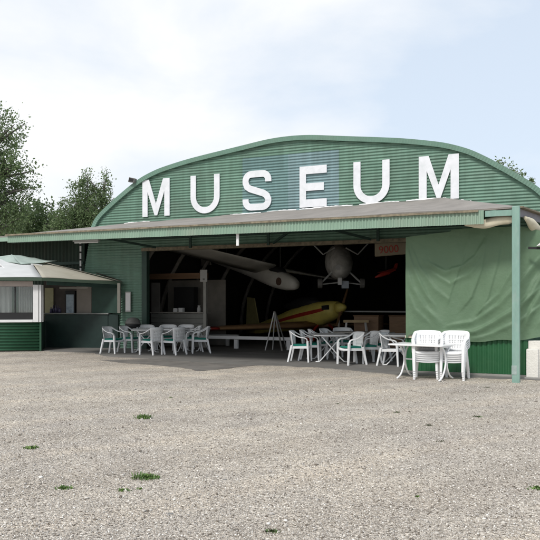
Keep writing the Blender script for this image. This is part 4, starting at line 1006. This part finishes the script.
# ------------------------------------------------------------------ trees
def leaf_quads(centres, size, mi_p, droop=0):
    n = len(centres); a = RNG.normal(size=(n, 3)); a[:, 2] -= droop; a /= np.linalg.norm(a, axis=1)[:, None]
    b = RNG.normal(size=(n, 3)); b -= (b*a).sum(1)[:, None]*a; b /= np.linalg.norm(b, axis=1)[:, None]
    s = size*(.6+.8*RNG.random(n))[:, None]
    v = np.stack([centres-a*s*.6, centres+b*s*.34, centres+a*s*.6, centres-b*s*.34], 1).reshape(-1, 3)
    return v
def tree(name, label, base, H, clumps, nleaf, leafsize, trunk_r, mi_p=(.4, .3, .2, .1), droop=.3, group=None, spread=.55, strands=0, lean=0):
    """clumps: list of (dx, dy, z, rx, rz) leaf masses"""
    t = thing(name, label, 'tree', base, 0, group)
    tr = MB(); tops = [(0, 0, -.1), (.05, 0, H*.25), (lean*.4, .05, H*.55), (lean, 0, H*.9)]
    tr.tube(tops, [trunk_r, trunk_r*.8, trunk_r*.5, trunk_r*.12], 9)
    pts = []; w = np.array([c[3]**2*c[4] for c in clumps]); w /= w.sum()
    for ci, (dx, dy, z, rx, rz) in enumerate(clumps):
        zb = max(.3, min(H*.8, z-rz*.8-.4)); k = min(1, zb/(H*.9))
        p0 = Vector((lean*k, 0, zb)); p3 = Vector((dx, dy, z)); mid = p0.lerp(p3, .5)+Vector((0, 0, .2*rz))
        tr.tube([p0, mid, p3], [trunk_r*.35, trunk_r*.22, trunk_r*.06], 6, mi=0)
        n = int(nleaf*w[ci]); sub = max(5, n//42)
        # twigs: leaves gather round short shoots inside the clump
        u = RNG.normal(size=(sub, 3)); u /= np.linalg.norm(u, axis=1)[:, None]; rr = RNG.random(sub)[:, None]**.45
        sc = u*rr*np.array([rx, rx, rz])*(.8+.45*RNG.random((sub, 1)))+np.array([dx, dy, z])
        for q in range(0, sub, 3):
            tr.tube([p3.lerp(mid, random.random()*.7), Vector(sc[q])], [.022, .006], 4, caps=False)
        per = max(4, n//sub)
        off = RNG.normal(size=(sub, per, 3))*spread*np.array([.5, .5, .45])*(.5+.8*RNG.random((sub, 1, 1)))
        if strands: off[..., 2] = -np.abs(off[..., 2])*strands; off[..., :2] *= .45
        pts.append((sc[:, None]+off).reshape(-1, 3))
    tr.build('trunk', 'bark', t, smooth=True, recalc=False)
    c = np.concatenate(pts); c = c[c[:, 2] > .2]; v = leaf_quads(c, leafsize, mi_p, droop); n = len(c)
    me = bpy.data.meshes.new('crown'); me.vertices.add(n*4); me.vertices.foreach_set('co', v.reshape(-1))
    me.loops.add(n*4); me.loops.foreach_set('vertex_index', np.arange(n*4)); me.polygons.add(n); me.polygons.foreach_set('loop_start', np.arange(n)*4)
    for i in range(4): me.materials.append(M['leaf%d' % i])
    me.polygons.foreach_set('material_index', RNG.choice(4, n, p=mi_p)); me.update(calc_edges=True); me.validate()
    o_ = bpy.data.objects.new('crown', me); COL.objects.link(o_); o_.parent = t
    return t
# big poplar-like tree at the left edge (d = 42 m)
D = 42
def cl(px, py, r, rz=None, D=D, base=None, dy=0):
    return ((px-270)/720*D-base[0], dy, 1.6+(302-py)/720*D, r, rz or r)
bs = ((-8-270)/720*D, D, 0)
C = [cl(px, py, r, rz, D, bs, dy) for px, py, r, rz, dy in [(-2, 112, .65, 1.1, 0), (5, 128, .75, .8, .4), (17, 126, .55, .45, -.4), (24, 124, .35, .3, 0), (8, 146, .9, .8, .6), (-10, 140, 1.6, 1.6, 0), (14, 168, 1.0, .75, -.5),
     (28, 166, .6, .45, 0), (34, 171, .3, .25, 0), (0, 172, 1.2, 1.1, .5), (22, 186, .9, .6, .3), (32, 187, .5, .5, 0), (6, 200, 1.3, 1.1, 0), (24, 204, .7, .6, 0), (-14, 180, 2.0, 2.0, 0), (-30, 160, 1.9, 2.2, 0), (-16, 215, 2, 1.6, 0), (12, 222, 1.2, 1.0, 0),
     (-40, 200, 2.2, 2, 0), (-20, 120, 1.0, 1.3, 0)]]
tree('broadleaf_tree', 'tallest leafy tree at the left edge, rising above the canopy', bs, 13.2, C, 30000, .12, .30, (.42, .26, .2, .12), .35, 'trees behind the canopy', .5)
# birch with drooping twigs (d = 38 m)
D = 38; bs = ((88-270)/720*D, D, 0)
C = [cl(px, py, r, rz, D, bs, dy) for px, py, r, rz, dy in [(107, 171, .32, .5, 0), (104, 182, .45, .7, 0), (99, 190, .6, .9, .3), (86, 176, .55, .6, 0), (80, 182, .6, .6, 0), (84, 196, .8, .8, .3), (92, 205, .9, 1.0, 0), (77, 204, .7, .8, -.3),
     (68, 206, .6, .6, 0), (64, 214, .7, .6, .3), (75, 220, 1, .9, 0), (90, 222, 1.1, .9, 0), (54, 216, .55, .5, 0), (58, 226, .9, .7, 0), (103, 205, .5, 1.0, 0), (111, 197, .35, .4, 0), (112, 208, .5, .8, .5), (104, 222, .8, .8, 0)]]
tree('birch_tree', 'drooping birch tree behind the canopy beside the arched gable', bs, 8.7, C, 21000, .085, .16, (.42, .27, .2, .11), 1.0, 'trees behind the canopy', .55, 2.1, .9)
# lower background trees
for k, (px, py, D, r, rz, lab, nm) in enumerate([(33, 224, 48, 1.5, 1.7, 'dark conifer-like bush between the tall tree and the birch', 'bush'), (46, 222, 46, 1.3, 1.3, 'round low bush at the foot of the birch', 'bush'),
                                          (18, 228, 52, 2.0, 1.6, 'low hedge bush under the tall left tree', 'bush'), (3, 230, 50, 2.2, 1.8, 'low hedge bush at the left picture edge', 'bush')]):
    bs = ((px-270)/720*D, D, 0); z = 1.6+(302-py)/720*D
    C = [(0, 0, z, r, rz), (-r*.6, .2, z-.8, r, rz), (r*.6, 0, z-.9, r, rz), (0, 0, z+rz*.55, r*.4, rz*.6), (0, 0, z-2, r*1.2, rz*1.2)]
    t = tree(nm, lab, bs, z, C, 5200, .16, .12, (.5, .16, .28, .06), .3, 'bushes behind the canopy', .5)
# treetop peeping over the right slope of the gable
D = 45; bs = ((508-270)/720*D, D, 0)
C = [cl(px, py, r, rz, D, bs) for px, py, r, rz in [(497, 162, .22, .25), (501, 163, .18, .2), (510, 169, .16, .16), (516, 171, .16, .2), (505, 177, .8, .6), (518, 184, .9, .7), (508, 195, 1.4, 1.2)]]
tree('distant_tree', 'treetop barely peeping over the right slope of the arched roof', bs, 9.8, C, 3600, .13, .15, (.4, .3, .2, .1), .3, None, .3)

# ------------------------------------------------------------------ sky, sun, camera
SUN_EL, SUN_AZ = 48, -24        # azimuth: degrees clockwise seen from above, measured from straight behind the camera
sun_dir = Vector((math.sin(R(SUN_AZ))*math.cos(R(SUN_EL)), -math.cos(R(SUN_AZ))*math.cos(R(SUN_EL)), math.sin(R(SUN_EL))))
sl_ = bpy.data.lights.new('sun', 'SUN'); sl_.energy = 2.3; sl_.angle = R(11); sl_.color = (1, .965, .91)
so = bpy.data.objects.new('sun', sl_); COL.objects.link(so); so.rotation_euler = (-sun_dir).to_track_quat('-Z', 'Y').to_euler()
W_ = bpy.data.worlds.new('World'); S.world = W_; W_.use_nodes = True
n = W_.node_tree.nodes; l = W_.node_tree.links
bg = n['Background']; bg.inputs['Strength'].default_value = .10
sky = n.new('ShaderNodeTexSky'); sky.sky_type = 'NISHITA'; sky.sun_disc = False; sky.sun_elevation = R(SUN_EL)
sky.sun_rotation = math.atan2(sun_dir.x, sun_dir.y)
sky.air_density = 1.0; sky.dust_density = 1.6; sky.ozone_density = 1.0
tc = n.new('ShaderNodeTexCoord'); mp = n.new('ShaderNodeMapping'); mp.inputs['Scale'].default_value = (1, 1, 2.2); mp.inputs['Location'].default_value = (.4, .1, .3)
l.new(tc.outputs['Generated'], mp.inputs['Vector'])
nz = n.new('ShaderNodeTexNoise'); nz.inputs['Scale'].default_value = 2.1; nz.inputs['Detail'].default_value = 9; nz.inputs['Roughness'].default_value = .52; nz.inputs['Distortion'].default_value = .25
l.new(mp.outputs[0], nz.inputs['Vector'])
# thin cloud veil everywhere, less of it towards the right (east)
sx = n.new('ShaderNodeSeparateXYZ'); l.new(tc.outputs['Generated'], sx.inputs[0])
ma = n.new('ShaderNodeMath'); ma.operation = 'MULTIPLY_ADD'; l.new(sx.outputs['X'], ma.inputs[0]); ma.inputs[1].default_value = -.22; l.new(nz.outputs['Fac'], ma.inputs[2])
rp_ = n.new('ShaderNodeValToRGB'); rp_.color_ramp.elements[0].position = .39; rp_.color_ramp.elements[1].position = .62
rp_.color_ramp.elements[0].color = (.05, .05, .05, 1); rp_.color_ramp.elements[1].color = (1, 1, 1, 1)
l.new(ma.outputs[0], rp_.inputs['Fac'])
hz = n.new('ShaderNodeMixRGB'); hz.inputs['Fac'].default_value = .72; l.new(sky.outputs[0], hz.inputs['Color1']); hz.inputs['Color2'].default_value = (7.4, 8.35, 9.5, 1)
mx = n.new('ShaderNodeMixRGB'); l.new(rp_.outputs['Color'], mx.inputs['Fac']); l.new(hz.outputs[0], mx.inputs['Color1'])
mx.inputs['Color2'].default_value = (8.6, 8.75, 8.95, 1)
l.new(mx.outputs[0], bg.inputs['Color'])

cam = bpy.data.cameras.new('camera'); co = bpy.data.objects.new('camera', cam); COL.objects.link(co); S.camera = co
co.location = (0, 0, 1.6); co.rotation_euler = (R(90), 0, 0)
cam.sensor_fit = 'HORIZONTAL'; cam.sensor_width = 36; cam.lens = 720/540*36; cam.shift_y = 32/540; cam.clip_start = .05; cam.clip_end = 2000
S.view_settings.view_transform = 'Standard'; S.view_settings.look = 'None'; S.view_settings.exposure = .22; S.view_settings.gamma = 1
S.render.engine = 'CYCLES'; S.cycles.max_bounces = 8; S.cycles.use_denoising = True
